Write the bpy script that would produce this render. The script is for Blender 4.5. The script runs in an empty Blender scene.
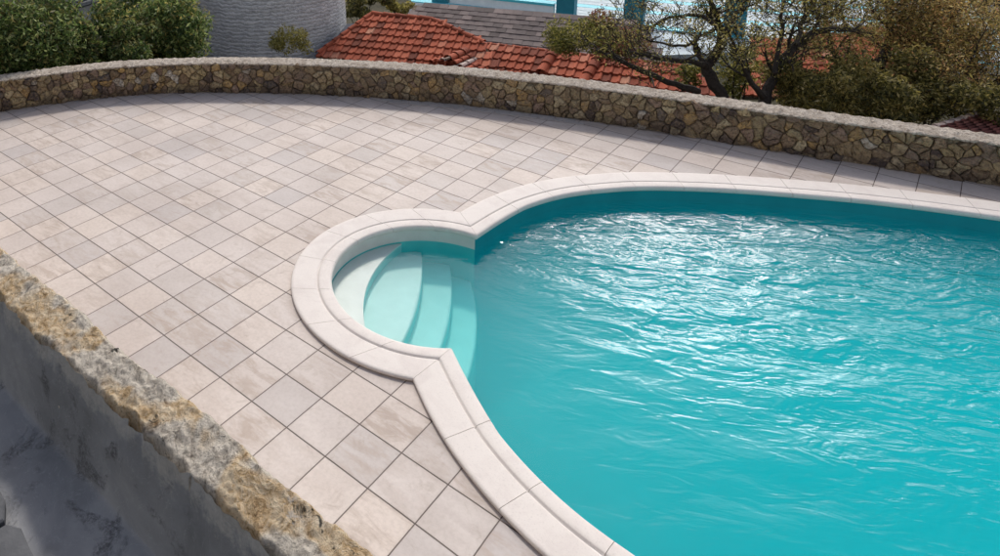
import bpy, bmesh, math, random
import numpy as np
from mathutils import Vector, Matrix, noise
from mathutils.geometry import tessellate_polygon
random.seed(7); rng = np.random.default_rng(7)
R = math.radians
scene = bpy.context.scene
COL = scene.collection

# ------------------------------------------------------------------ camera (solved from the square tiles of the deck)
TILE = .33
CAM = Vector((2.8389, -3.0136, 3.6932))
RX = Vector((.72482, .68834, -.02873)); RD = Vector((.13353, -.18127, -.97433)); RF = Vector((-.67588, .70237, -.22330))
F_, CX_, CY_ = 724., 303., 0.
def ray(px, py): return RX*((px-CX_)/F_) + RD*((py-CY_)/F_) + RF
def spot(px, py, d): return CAM + ray(px, py)*d
def spot_z(px, py, z):
    r = ray(px, py); return CAM + r*((z-CAM.z)/r.z)
def spot_plane(px, py, p0, n):
    r = ray(px, py); return CAM + r*((p0-CAM).dot(n)/r.dot(n))
cd = bpy.data.cameras.new('camera'); co = bpy.data.objects.new('camera', cd); COL.objects.link(co)
m = Matrix((RX, -RD, -RF)).transposed().to_4x4(); m.translation = CAM; co.matrix_world = m
cd.sensor_width = 36; cd.lens = 36*F_/1000; cd.shift_x = (500-CX_)/1000; cd.shift_y = -(278-CY_)/1000
cd.clip_end = 3000; cd.clip_start = .05
scene.camera = co

# ------------------------------------------------------------------ helpers
def mesh_obj(name, verts, faces, mat, parent=None, smooth=False):
    me = bpy.data.meshes.new(name); me.from_pydata([tuple(v) for v in verts], [], faces); me.update()
    if smooth: me.polygons.foreach_set('use_smooth', [True]*len(me.polygons))
    if mat: me.materials.append(mat)
    o = bpy.data.objects.new(name, me); COL.objects.link(o)
    if parent: o.parent = parent; o.matrix_parent_inverse = Matrix.Translation(-parent.location)
    return o
def empty(name, loc):
    o = bpy.data.objects.new(name, None); COL.objects.link(o); o.location = loc; return o
def tag(o, label=None, cat=None, group=None, kind=None):
    if label: o['label'] = label
    if cat: o['category'] = cat
    if group: o['group'] = group
    if kind: o['kind'] = kind
    return o
class MB:
    def __init__(s): s.v = []; s.f = []
    def add(s, v, f):
        n = len(s.v); s.v += [Vector(x) for x in v]; s.f += [tuple(i+n for i in q) for q in f]
    def box(s, a, b, rot=None, about=None):
        x0, y0, z0 = a; x1, y1, z1 = b
        v = [Vector(p) for p in ((x0,y0,z0),(x1,y0,z0),(x1,y1,z0),(x0,y1,z0),(x0,y0,z1),(x1,y0,z1),(x1,y1,z1),(x0,y1,z1))]
        if rot is not None: v = [rot@p for p in v]
        s.add(v, [(0,3,2,1),(4,5,6,7),(0,1,5,4),(1,2,6,5),(2,3,7,6),(3,0,4,7)])
    def tube(s, pts, rad, n=7, cap=True):
        pts = [Vector(p) for p in pts]; k = len(pts); base = len(s.v); a = None
        for i, p in enumerate(pts):
            t = (pts[min(i+1,k-1)]-pts[max(i-1,0)]).normalized()
            if a is None: a = t.orthogonal().normalized()
            a = (a - t*a.dot(t)).normalized(); b = t.cross(a)
            r = rad[i] if hasattr(rad, '__len__') else rad
            for j in range(n):
                w = 2*math.pi*j/n; s.v.append(p+(a*math.cos(w)+b*math.sin(w))*r)
        for i in range(k-1):
            for j in range(n):
                s.f.append((base+i*n+j, base+i*n+(j+1)%n, base+(i+1)*n+(j+1)%n, base+(i+1)*n+j))
        if cap:
            s.f.append(tuple(base+j for j in reversed(range(n)))); s.f.append(tuple(base+(k-1)*n+j for j in range(n)))
    def build(s, name, mat, parent=None, smooth=False): return mesh_obj(name, s.v, s.f, mat, parent, smooth)
def frame(o, x, z=Vector((0,0,1))):
    x = Vector(x).normalized(); y = z.cross(x).normalized(); z2 = x.cross(y)
    q = Matrix((x, y, z2)).transposed().to_4x4(); q.translation = Vector(o); return q

# ------------------------------------------------------------------ materials
def new_mat(name):
    mt = bpy.data.materials.new(name); mt.use_nodes = True; nt = mt.node_tree; nt.nodes.clear(); return mt, nt
def N(nt, t, **kw):
    n = nt.nodes.new(t)
    for k, v in kw.items():
        if k.startswith('i_'): n.inputs[k[2:].replace('_', ' ')].default_value = v
        elif isinstance(k, str) and hasattr(n, k): setattr(n, k, v)
    return n
def math_(nt, op, a, b=None, c=None):
    n = nt.nodes.new('ShaderNodeMath'); n.operation = op
    for i, x in enumerate((a, b, c)):
        if x is None: continue
        if isinstance(x, (int, float)): n.inputs[i].default_value = x
        else: nt.links.new(x, n.inputs[i])
    return n.outputs[0]
def ramp(nt, fac, stops, interp='LINEAR'):
    n = nt.nodes.new('ShaderNodeValToRGB'); n.color_ramp.interpolation = interp
    e = n.color_ramp.elements
    while len(e) < len(stops): e.new(.5)
    for k, (p, c) in enumerate(stops):
        e[k].position = p; e[k].color = (*c, 1) if len(c) == 3 else c
    nt.links.new(fac, n.inputs[0]); return n.outputs[0]
def mix(nt, fac, a, b, mode='MIX'):
    n = nt.nodes.new('ShaderNodeMix'); n.data_type = 'RGBA'; n.blend_type = mode
    for s, x in ((0, fac), (6, a), (7, b)):
        if isinstance(x, (int, float)): n.inputs[s].default_value = x
        elif isinstance(x, tuple): n.inputs[s].default_value = (*x, 1)
        else: nt.links.new(x, n.inputs[s])
    return n.outputs[2]
def pos(nt): return nt.nodes.new('ShaderNodeNewGeometry').outputs['Position']
def island(nt): return nt.nodes.new('ShaderNodeNewGeometry').outputs['Random Per Island']
def noise_(nt, scale, detail=4, rough=.6, vec=None, dist=0, out=0):
    n = nt.nodes.new('ShaderNodeTexNoise'); n.inputs['Scale'].default_value = scale; n.inputs['Detail'].default_value = detail
    n.inputs['Roughness'].default_value = rough; n.inputs['Distortion'].default_value = dist
    nt.links.new(vec if vec is not None else pos(nt), n.inputs['Vector']); return n.outputs[out]
def scalev(nt, vec, s):
    n = nt.nodes.new('ShaderNodeMapping'); n.inputs['Scale'].default_value = s; nt.links.new(vec, n.inputs[0]); return n.outputs[0]
def bump(nt, h, strength, dist, normal=None):
    n = nt.nodes.new('ShaderNodeBump'); n.inputs['Strength'].default_value = strength; n.inputs['Distance'].default_value = dist
    nt.links.new(h, n.inputs['Height'])
    if normal is not None: nt.links.new(normal, n.inputs['Normal'])
    return n.outputs[0]
def finish(nt, col, rough=.8, normal=None, spec=.3, metallic=0):
    b = nt.nodes.new('ShaderNodeBsdfPrincipled')
    for k, v in (('Base Color', col), ('Roughness', rough)):
        if isinstance(v, tuple): b.inputs[k].default_value = (*v, 1)
        elif isinstance(v, (int, float)): b.inputs[k].default_value = v
        else: nt.links.new(v, b.inputs[k])
    b.inputs['Specular IOR Level'].default_value = spec; b.inputs['Metallic'].default_value = metallic
    if normal is not None: nt.links.new(normal, b.inputs['Normal'])
    o = nt.nodes.new('ShaderNodeOutputMaterial'); nt.links.new(b.outputs[0], o.inputs[0]); return b
def simple(name, c1, c2, scale=8, rough=.8, bstr=.3, bdist=.01, spec=.3, detail=5):
    mt, nt = new_mat(name)
    f = noise_(nt, scale, detail, .65)
    c = ramp(nt, f, [(.3, c1), (.7, c2)])
    finish(nt, c, rough, bump(nt, noise_(nt, scale*4, 4), bstr, bdist), spec); return mt

# tiles
def tile_material():
    mt, nt = new_mat('porcelain_paving')
    p = pos(nt)
    wob = noise_(nt, 3., 2, .5)
    sx = nt.nodes.new('ShaderNodeSeparateXYZ'); nt.links.new(p, sx.inputs[0])
    def axis(s, k):
        w = math_(nt, 'MULTIPLY', math_(nt, 'SUBTRACT', noise_(nt, 1.3+k, 2, .5), .5), .02)
        u = math_(nt, 'ADD', math_(nt, 'DIVIDE', s, TILE), w)
        fl = math_(nt, 'FLOOR', u); fr = math_(nt, 'SUBTRACT', u, fl)
        e = math_(nt, 'MINIMUM', fr, math_(nt, 'SUBTRACT', 1., fr)); return fl, e
    fx, ex = axis(sx.outputs[0], 0); fy, ey = axis(sx.outputs[1], .7)
    cb = nt.nodes.new('ShaderNodeCombineXYZ'); nt.links.new(fx, cb.inputs[0]); nt.links.new(fy, cb.inputs[1])
    wn = nt.nodes.new('ShaderNodeTexWhiteNoise'); wn.noise_dimensions = '3D'; nt.links.new(cb.outputs[0], wn.inputs[0])
    base = ramp(nt, wn.outputs[0], [(0, (.46,.415,.395)), (.12, (.50,.448,.415)), (.3, (.53,.468,.43)), (.55, (.555,.485,.44)), (.8, (.585,.505,.445)), (1, (.545,.485,.45))])
    # veins inside each tile, shifted by the tile's id
    off = nt.nodes.new('ShaderNodeVectorMath'); off.operation = 'MULTIPLY_ADD'; nt.links.new(wn.outputs[1], off.inputs[0]); off.inputs[1].default_value = (37, 37, 37); nt.links.new(p, off.inputs[2])
    vein = noise_(nt, 3.6, 6, .68, scalev(nt, off.outputs[0], (1, 3.2, 1)), .5)
    wsep = nt.nodes.new('ShaderNodeSeparateXYZ'); nt.links.new(wn.outputs[1], wsep.inputs[0])
    amt = math_(nt, 'POWER', wsep.outputs[1], 1.6)
    base = mix(nt, math_(nt, 'MULTIPLY', ramp(nt, vein, [(.45, (0,0,0)), (.60, (.9,.9,.9))]), amt), base, (.42,.345,.29))
    fine = noise_(nt, 34, 5, .7)
    base = mix(nt, ramp(nt, fine, [(.42, (0,0,0)), (.75, (.36,.36,.36))]), base, (.33,.28,.25))
    blot = noise_(nt, .9, 4, .6)
    base = mix(nt, ramp(nt, blot, [(.36, (.7,.7,.7)), (.6, (0,0,0))]), base, (.80,.775,.76), 'MULTIPLY')
    dirt = noise_(nt, 7, 6, .75, None, .8)
    base = mix(nt, ramp(nt, dirt, [(.56, (0,0,0)), (.70, (.42,.42,.42))]), base, (.30,.24,.19))
    def joint(e, w):
        n = nt.nodes.new('ShaderNodeMapRange'); n.inputs[1].default_value = w*.55; n.inputs[2].default_value = w*1.25
        n.inputs[3].default_value = 1; n.inputs[4].default_value = 0; nt.links.new(e, n.inputs[0]); return n.outputs[0]
    jx = joint(ex, .0105); jy = joint(ey, .0145)
    g = math_(nt, 'MAXIMUM', jx, jy)
    # a darker rim beside the joint where dirt gathers
    rim = nt.nodes.new('ShaderNodeMapRange'); rim.inputs[1].default_value = 0; rim.inputs[2].default_value = .05; rim.inputs[3].default_value = .4; rim.inputs[4].default_value = 0
    nt.links.new(math_(nt, 'MINIMUM', ex, ey), rim.inputs[0])
    base = mix(nt, math_(nt, 'MULTIPLY', rim.outputs[0], noise_(nt, 14, 4)), base, (.30,.255,.23))
    col = mix(nt, g, base, mix(nt, noise_(nt, 5, 3), (.05,.035,.03), (.12,.09,.075)))
    h = math_(nt, 'ADD', math_(nt, 'MULTIPLY', g, -1.), math_(nt, 'MULTIPLY', fine, .18))
    h = math_(nt, 'ADD', h, math_(nt, 'MULTIPLY', vein, .35))
    nrm = bump(nt, h, .7, .004)
    rg = ramp(nt, vein, [(.3, (.5,)*3), (.7, (.72,)*3)])
    finish(nt, col, rg, nrm, .35); return mt
M = {}
M['tile'] = tile_material()
def coping_material():
    mt, nt = new_mat('cast_stone_coping')
    r = island(nt)
    c = ramp(nt, r, [(0, (.63,.58,.535)), (.5, (.68,.625,.575)), (1, (.65,.60,.56))])
    c = mix(nt, ramp(nt, noise_(nt, 5, 6, .7, None, .6), [(.45, (0,0,0)), (.75, (.5,.5,.5))]), c, (.52,.45,.42))
    c = mix(nt, ramp(nt, noise_(nt, 90, 3, .6), [(.55, (0,0,0)), (.75, (.4,.4,.4))]), c, (.40,.36,.34))
    finish(nt, c, .7, bump(nt, noise_(nt, 120, 4), .25, .002), .3); return mt
M['coping'] = coping_material()
M['liner'] = simple('turquoise_liner', (.006,.22,.26), (.01,.26,.30), 3, .5, .1, .003)
M['pale_liner'] = simple('pale_step_liner', (.58,.58,.54), (.66,.66,.62), 6, .55, .15, .003)
A0 = Vector((-.172, 1.561)); WZ_ = -.125
M['aqua'] = simple('aqua_wall_liner', (.05,.42,.42), (.07,.48,.47), 4, .5, .1, .003)
M['riser'] = simple('aqua_shaded_riser', (.22,.50,.48), (.28,.56,.54), 4, .5, .1, .003)  # risers tinted aqua, their shaded bands deepened by colour
def water_material():
    mt, nt = new_mat('pool_water')
    p = pos(nt)
    mpn = nt.nodes.new('ShaderNodeMapping'); mpn.inputs['Rotation'].default_value = (0, 0, R(-32)); nt.links.new(p, mpn.inputs[0]); pr_ = mpn.outputs[0]
    w1 = noise_(nt, 3.4, 2, .5, scalev(nt, pr_, (.75, 1.7, 1)), 1.5)
    w2 = noise_(nt, 8.5, 2, .5, scalev(nt, pr_, (.7, 1.6, 1)), 1.2)
    w3 = noise_(nt, 24, 2, .5, None, .8)
    h = math_(nt, 'ADD', math_(nt, 'ADD', w1, math_(nt, 'MULTIPLY', w2, .30)), math_(nt, 'MULTIPLY', w3, .03))
    # livelier on the far side, calmer toward the near edge
    sy = nt.nodes.new('ShaderNodeSeparateXYZ'); nt.links.new(p, sy.inputs[0])
    mr_ = nt.nodes.new('ShaderNodeMapRange'); mr_.interpolation_type = 'SMOOTHSTEP'; mr_.inputs[1].default_value = 1.4; mr_.inputs[2].default_value = 3.6; mr_.inputs[3].default_value = .24; mr_.inputs[4].default_value = 1.25
    nt.links.new(math_(nt, 'ADD', sy.outputs[1], math_(nt, 'MULTIPLY', noise_(nt, .8, 2), .8)), mr_.inputs[0])
    # sheltered water in the round alcove
    ds = nt.nodes.new('ShaderNodeVectorMath'); ds.operation = 'DISTANCE'; nt.links.new(p, ds.inputs[0]); ds.inputs[1].default_value = (A0.x, A0.y, WZ_)
    mq = nt.nodes.new('ShaderNodeMapRange'); mq.interpolation_type = 'SMOOTHSTEP'; mq.inputs[1].default_value = .45; mq.inputs[2].default_value = 1.3; mq.inputs[3].default_value = .22; mq.inputs[4].default_value = 1.
    nt.links.new(ds.outputs['Value'], mq.inputs[0])
    nrm = bump(nt, math_(nt, 'MULTIPLY', h, math_(nt, 'MULTIPLY', mr_.outputs[0], mq.outputs[0])), 1., WAVE)
    gl = nt.nodes.new('ShaderNodeBsdfGlossy'); gl.inputs['Roughness'].default_value = .025; gl.inputs[0].default_value = (.65,.65,.65,1)
    tr = nt.nodes.new('ShaderNodeBsdfTransparent'); tr.inputs[0].default_value = (1,1,1,1)
    fr = nt.nodes.new('ShaderNodeFresnel'); fr.inputs[0].default_value = 1.333
    nt.links.new(nrm, gl.inputs['Normal']); nt.links.new(nrm, fr.inputs['Normal'])
    ms = nt.nodes.new('ShaderNodeMixShader'); gb = nt.nodes.new('ShaderNodeNewGeometry'); fac = math_(nt, 'MULTIPLY', fr.outputs[0], math_(nt, 'SUBTRACT', 1., gb.outputs['Backfacing'])); nt.links.new(fac, ms.inputs[0]); nt.links.new(tr.outputs[0], ms.inputs[1]); nt.links.new(gl.outputs[0], ms.inputs[2])
    v = nt.nodes.new('ShaderNodeVolumePrincipled'); v.inputs['Color'].default_value = (*WCOL, 1)
    v.inputs['Density'].default_value = WDENS; v.inputs['Anisotropy'].default_value = .0
    v.inputs['Absorption Color'].default_value = (*WABS, 1)
    o = nt.nodes.new('ShaderNodeOutputMaterial'); nt.links.new(ms.outputs[0], o.inputs[0]); nt.links.new(v.outputs[0], o.inputs[1]); return mt
WAVE = .017; WCOL = (.0,.46,.50); WDENS = 1.5; WABS = (.0,.79,.815)
M['water'] = water_material()
def stone_material(name, stops, mott, bd=.06, sc=19):
    mt, nt = new_mat(name)
    c = ramp(nt, island(nt), stops, 'CONSTANT')
    n1 = noise_(nt, sc, 6, .75, None, .5)
    c = mix(nt, ramp(nt, n1, [(.45, (0,0,0)), (.60, (.8,.8,.8))]), c, mott)
    c = mix(nt, ramp(nt, noise_(nt, sc*1.7, 5, .7), [(.38, (.85,.85,.85)), (.5, (0,0,0))]), c, (.25,.23,.22), 'MULTIPLY')
    c = mix(nt, ramp(nt, noise_(nt, 1.1, 4, .7), [(.42, (0,0,0)), (.62, (.5,.5,.5))]), c, (.26,.20,.145))
    c = mix(nt, ramp(nt, noise_(nt, sc*1.2, 4, .8, None, 1), [(.62, (0,0,0)), (.70, (.8,.8,.8))]), c, (.46,.40,.31))
    sz = nt.nodes.new('ShaderNodeSeparateXYZ'); nt.links.new(pos(nt), sz.inputs[0])
    damp = math_(nt, 'ADD', math_(nt, 'MULTIPLY', sz.outputs[2], -3.2), math_(nt, 'MULTIPLY', noise_(nt, 2.6, 5, .7), 1.9))
    c = mix(nt, ramp(nt, damp, [(.35, (0,0,0)), (.85, (.6,.6,.6))]), c, (.06,.048,.045))
    finish(nt, c, .9, bump(nt, n1, 1, bd), .2); return mt
M['stones'] = stone_material('rubble_stone', [(0,(.44,.32,.17)),(.12,(.27,.185,.11)),(.22,(.64,.49,.27)),(.33,(.40,.28,.18)),(.44,(.06,.045,.055)),(.50,(.52,.41,.22)),(.62,(.72,.59,.36)),(.70,(.30,.215,.17)),(.78,(.64,.41,.16)),(.87,(.14,.12,.115)),(.92,(.42,.28,.21)),(.965,(.80,.74,.64))], (.34,.25,.15))
def mortar_material():
    mt, nt = new_mat('dark_mortar')
    n = noise_(nt, 22, 6, .8)
    finish(nt, ramp(nt, n, [(.35, (.07,.052,.04)), (.55, (.24,.19,.13)), (.70,(.42,.35,.26))]), .95, bump(nt, n, 1, .03), .1); return mt
M['mortar'] = mortar_material()
def cap_material():
    mt, nt = new_mat('weathered_cap_mortar')
    n = noise_(nt, 9, 7, .75, None, .7)
    c = ramp(nt, n, [(.28, (.20,.15,.105)), (.40, (.44,.37,.30)), (.52, (.62,.545,.46)), (.70, (.72,.65,.57))])
    c = mix(nt, ramp(nt, noise_(nt, 42, 5, .8), [(.50, (0,0,0)), (.62, (.85,.85,.85))]), c, (.20,.15,.105))
    finish(nt, c, .9, bump(nt, noise_(nt, 32, 6, .8), 1, .045), .2); return mt
M['cap'] = cap_material()
def crest_material():
    mt, nt = new_mat('crumbling_crest')
    big = noise_(nt, 2.3, 3, .55, None, .4)
    mid = noise_(nt, 16, 8, .8, None, .9)
    fine = noise_(nt, 70, 6, .8)
    grey = ramp(nt, mid, [(.35, (.22,.185,.15)), (.43, (.58,.51,.42)), (.55, (.86,.78,.66))])
    och = ramp(nt, mid, [(.35, (.26,.155,.07)), (.43, (.66,.46,.25)), (.57, (.90,.74,.52))])
    c = mix(nt, ramp(nt, big, [(.46, (0,0,0)), (.54, (1,1,1))]), grey, och)
    c = mix(nt, ramp(nt, fine, [(.54, (0,0,0)), (.66, (.7,.7,.7))]), c, (.07,.055,.045))
    pits = noise_(nt, 6.5, 5, .75, None, 1.2)
    c = mix(nt, ramp(nt, pits, [(.62, (0,0,0)), (.66, (.9,.9,.9))]), c, (.035,.035,.03))
    c = mix(nt, ramp(nt, noise_(nt, 5.2, 5, .7, scalev(nt, pos(nt), (1,1.3,2))), [(.62, (0,0,0)), (.67, (.7,.7,.7))]), c, (.62,.57,.52))
    h = math_(nt, 'ADD', mid, math_(nt, 'MULTIPLY', fine, .6))
    finish(nt, c, .95, bump(nt, h, 1, .035), .15); return mt
M['crest'] = crest_material()
def plaster_material():
    mt, nt = new_mat('old_grey_render')
    n = noise_(nt, 2.2, 6, .6, None, .5)
    c = ramp(nt, n, [(.3, (.21,.215,.22)), (.5, (.29,.295,.305)), (.72, (.38,.38,.385))])
    rough = ramp(nt, noise_(nt, 2.9, 5, .65, None, .4), [(.545, (0,0,0)), (.62, (1,1,1))])
    pit = noise_(nt, 55, 4, .8)
    c = mix(nt, math_(nt, 'MULTIPLY', rough, ramp(nt, pit, [(.45, (1,1,1)), (.6, (0,0,0))])), c, (.14,.14,.145))
    # hairline scratches and lime streaks
    sc = ramp(nt, noise_(nt, 3.5, 4, .6, scalev(nt, pos(nt), (1,1,.6)), 2.6), [(.495, (0,0,0)), (.502, (.35,.35,.35)), (.512, (0,0,0))])
    c = mix(nt, sc, c, (.5,.51,.52))
    c = mix(nt, ramp(nt, noise_(nt, 9, 7, .8), [(.60, (0,0,0)), (.74, (.5,.5,.5))]), c, (.42,.42,.42))
    zz = nt.nodes.new('ShaderNodeSeparateXYZ'); nt.links.new(pos(nt), zz.inputs[0])
    fr_ = math_(nt, 'ADD', math_(nt, 'MULTIPLY', math_(nt, 'SUBTRACT', zz.outputs[2], .80), 6.), math_(nt, 'MULTIPLY', math_(nt, 'SUBTRACT', noise_(nt, 7, 7, .8), .5), 3.2))
    c = mix(nt, ramp(nt, fr_, [(.0, (0,0,0)), (.5, (.85,.85,.85))]), c, mix(nt, noise_(nt, 40, 5, .8), (.30,.29,.27), (.72,.69,.64)))
    h = math_(nt, 'ADD', math_(nt, 'MULTIPLY', math_(nt, 'MULTIPLY', rough, pit), .8), math_(nt, 'MULTIPLY', noise_(nt, 12, 6, .6), .6))
    finish(nt, c, .8, bump(nt, h, .8, .014), .3); return mt
M['plaster'] = plaster_material()
def tower_material():
    mt, nt = new_mat('grey_tower_masonry')
    p = pos(nt)
    n = noise_(nt, 5, 6, .7, scalev(nt, p, (1, 1, 2.0)), .5)
    c = ramp(nt, n, [(.3, (.42,.41,.41)), (.5, (.68,.67,.66)), (.7, (.86,.84,.82))])
    w = nt.nodes.new('ShaderNodeTexWave'); w.bands_direction = 'Z'; w.inputs['Scale'].default_value = 2.9; w.inputs['Distortion'].default_value = 5; w.inputs['Detail'].default_value = 4; w.inputs['Detail Scale'].default_value = 2.2
    nt.links.new(p, w.inputs[0])
    c = mix(nt, ramp(nt, w.outputs[1], [(.06, (.55,.55,.55)), (.24, (0,0,0))]), c, (.30,.29,.28))
    h = math_(nt, 'ADD', math_(nt, 'MULTIPLY', w.outputs[1], .26), noise_(nt, 12, 6, .8))
    finish(nt, c, .9, bump(nt, h, .9, .06), .2); return mt
M['tower'] = tower_material()
def rooft(name, stops, lichen, bd=.01):
    mt, nt = new_mat(name)
    c = ramp(nt, island(nt), stops)
    n1 = noise_(nt, 7, 6, .75)
    c = mix(nt, ramp(nt, n1, [(.52, (0,0,0)), (.72, (.6,.6,.6))]), c, lichen)
    finish(nt, c, .85, bump(nt, noise_(nt, 30, 4), .5, bd), .25); return mt
M['terracotta'] = rooft('terracotta_tile', [(0,(.14,.036,.02)),(.25,(.28,.064,.03)),(.6,(.38,.088,.042)),(.9,(.45,.125,.065)),(1,(.46,.22,.14))], (.12,.05,.035))
M['old_roof'] = rooft('weathered_grey_roof', [(0,(.10,.08,.075)),(.4,(.14,.115,.11)),(.8,(.18,.145,.135)),(1,(.24,.19,.175))], (.10,.085,.08))
M['maroon_roof'] = rooft('dull_maroon_roof', [(0,(.11,.035,.03)),(.5,(.18,.055,.045)),(1,(.25,.10,.08))], (.10,.05,.045))
M['ridge_pale'] = simple('pale_ridge_mortar', (.40,.30,.25), (.55,.45,.40), 9, .9)
M['white'] = simple('whitewash', (.66,.70,.72), (.80,.82,.83), 3, .8, .3, .02)
M['teal'] = simple('teal_paint', (.012,.16,.22), (.02,.21,.28), 2, .5, .1, .003)
M['cyan'] = simple('bright_cyan_paint', (.05,.42,.52), (.07,.50,.60), 2, .5, .1, .003)
M['rosy'] = simple('old_house_plaster', (.36,.30,.27), (.47,.40,.36), 2.5, .9, .4, .02)
M['deckboard'] = simple('pale_floor_paint', (.38,.45,.48), (.48,.55,.58), 3, .7, .3, .01)
M['greystone'] = simple('grey_hut_stone', (.14,.15,.155), (.28,.29,.29), 7, .9, .9, .04)
M['slab'] = simple('smooth_grey_slab', (.23,.24,.255), (.31,.32,.33), 2, .8, .3, .01)
M['bark'] = simple('dark_bark', (.018,.015,.013), (.06,.048,.04), 18, .95, .8, .02)
M['greybark'] = simple('pale_bark', (.20,.17,.14), (.34,.30,.26), 18, .95, .5, .01)
M['soil'] = simple('scrubby_ground', (.025,.026,.015), (.07,.06,.035), .8, .95, .6, .1, .1, 8)
M['road'] = simple('pale_concrete_road', (.30,.27,.255), (.40,.36,.34), 1.5, .9, .2, .01)
M['terrace'] = simple('terrace_concrete', (.28,.27,.25), (.36,.34,.32), 2, .9, .3, .01)
M['navy'] = simple('navy_car_paint', (.008,.014,.03), (.012,.02,.04), 2, .25, 0, .001, .6)
M['rubber'] = simple('tyre_rubber', (.012,.012,.012), (.02,.02,.02), 9, .8, .2, .003)
M['glass'] = simple('dark_car_glass', (.01,.012,.015), (.015,.018,.02), 2, .08, 0, .001, .8)
M['lampglass'] = simple('clear_lamp_glass', (.6,.62,.65), (.75,.76,.78), 2, .15, 0, .001, .8)
M['alloy'] = simple('wheel_alloy', (.4,.4,.42), (.5,.5,.52), 2, .35, 0, .001, .6)
def leaf_material(name, stops, trans=.5):
    mt, nt = new_mat(name)
    c = ramp(nt, island(nt), stops)
    c = mix(nt, ramp(nt, noise_(nt, 2.2, 3, .6), [(.35, (.55,.55,.55)), (.6, (0,0,0))]), c, (.62,.70,.62), 'MULTIPLY')
    b = nt.nodes.new('ShaderNodeBsdfPrincipled'); nt.links.new(c, b.inputs['Base Color']); b.inputs['Roughness'].default_value = .55; b.inputs['Specular IOR Level'].default_value = .35
    t = nt.nodes.new('ShaderNodeBsdfTranslucent'); nt.links.new(c, t.inputs[0])
    ms = nt.nodes.new('ShaderNodeMixShader'); ms.inputs[0].default_value = trans
    nt.links.new(b.outputs[0], ms.inputs[1]); nt.links.new(t.outputs[0], ms.inputs[2])
    o = nt.nodes.new('ShaderNodeOutputMaterial'); nt.links.new(ms.outputs[0], o.inputs[0]); return mt
M['ivy'] = leaf_material('ivy_leaf', [(0,(.02,.045,.014)),(.3,(.07,.12,.035)),(.6,(.17,.24,.07)),(.85,(.32,.38,.12)),(1,(.55,.60,.30))])
M['olive'] = leaf_material('olive_leaf', [(0,(.06,.055,.015)),(.35,(.22,.19,.05)),(.65,(.40,.32,.095)),(.88,(.56,.44,.16)),(1,(.72,.60,.32))])
M['gold'] = leaf_material('golden_brown_leaf', [(0,(.10,.055,.02)),(.35,(.33,.20,.065)),(.65,(.54,.36,.12)),(.88,(.70,.50,.20)),(1,(.72,.30,.18))])
M['green'] = leaf_material('mid_green_leaf', [(0,(.05,.06,.015)),(.45,(.17,.175,.04)),(.8,(.34,.30,.075)),(1,(.54,.46,.16))])
M['darkgreen'] = leaf_material('dark_green_leaf', [(0,(.035,.04,.015)),(.5,(.12,.115,.035)),(.85,(.24,.215,.07)),(1,(.40,.34,.14))])
M['redleaf'] = leaf_material('reddish_leaf', [(0,(.10,.03,.02)),(.5,(.24,.08,.05)),(1,(.34,.16,.10))])
M['yellow'] = leaf_material('yellow_green_leaf', [(0,(.12,.11,.03)),(.5,(.34,.30,.08)),(1,(.60,.50,.18))])

# ------------------------------------------------------------------ pool outline
A0 = Vector((-.172, 1.561)); RA = 1.175
B0 = Vector((2.086, 2.564)); RB = 2.663
CW = .345                                           # coping width
def inter(d):
    """the two points where the alcove circle and the main circle, both shrunk by d, meet: (angles on A, angles on B)"""
    ra, rb = RA-d, RB-d; D = (B0-A0).length; a = (ra*ra-rb*rb+D*D)/(2*D); h = math.sqrt(max(ra*ra-a*a, 0))
    u = (B0-A0)/D; n = Vector((-u.y, u.x)); res = []
    for s in (-1, 1):
        p = A0+u*a+n*h*s; res.append((math.atan2(p.y-A0.y, p.x-A0.x), math.atan2(p.y-B0.y, p.x-B0.x)))
    return res    # [lower, upper]
def alcove(t, d):
    lo, up = inter(d); a0 = up[0]; a1 = lo[0]
    if a1 < a0: a1 += 2*math.pi
    a = a0+(a1-a0)*t; return A0+Vector((math.cos(a), math.sin(a)))*(RA-d)
lenA = 0
lo0, up0 = inter(0)
# main curve on its outer edge, from the lower corner round by the right to the upper corner
a_lo = lo0[1] % (2*math.pi); a_up = up0[1] % (2*math.pi)
A_BOT = R(262); A_TOP = R(147)
ext = [(2.55,-.10),(3.3,-.10),(4.4,-.05),(5.6,.25),(6.7,.95),(7.45,2.1),(7.6,3.5),(7.2,4.9),(6.3,5.95),(5.2,6.42),(4.2,6.45),(3.6,6.32),(3.26,6.20),(2.98,6.09),(2.62,5.95),(2.3,5.81),(1.97,5.65),(1.63,5.45),(1.29,5.26),(.96,5.05),(.63,4.81),(.27,4.52)]
def circB(a, r=RB): return B0+Vector((math.cos(a), math.sin(a)))*r
pts = [circB(a_lo+(A_BOT-a_lo)*k/20) for k in range(21)]
pts += [Vector(p) for p in ext]
pts += [circB(A_TOP+(a_up-A_TOP)*k/14) for k in range(15)]
def resample(p, step):
    L = [0]
    for i in range(1, len(p)): L.append(L[-1]+(p[i]-p[i-1]).length)
    n = int(L[-1]/step); out = []; j = 0
    for k in range(n+1):
        s = L[-1]*k/n
        while j < len(p)-2 and L[j+1] < s: j += 1
        t = (s-L[j])/(L[j+1]-L[j]); out.append(p[j].lerp(p[j+1], t))
    return out
cur = resample(pts, .04)
for _ in range(40): cur = [cur[0]]+[(cur[i-1]+cur[i]*2+cur[i+1])/4 for i in range(1, len(cur)-1)]+[cur[-1]]
main = cur; NM = len(main)
tan = [(main[min(i+1,NM-1)]-main[max(i-1,0)]).normalized() for i in range(NM)]
tan[0] = Vector((-math.sin(a_lo), math.cos(a_lo))); tan[-1] = Vector((math.sin(a_up), -math.cos(a_up)))*-1
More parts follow.
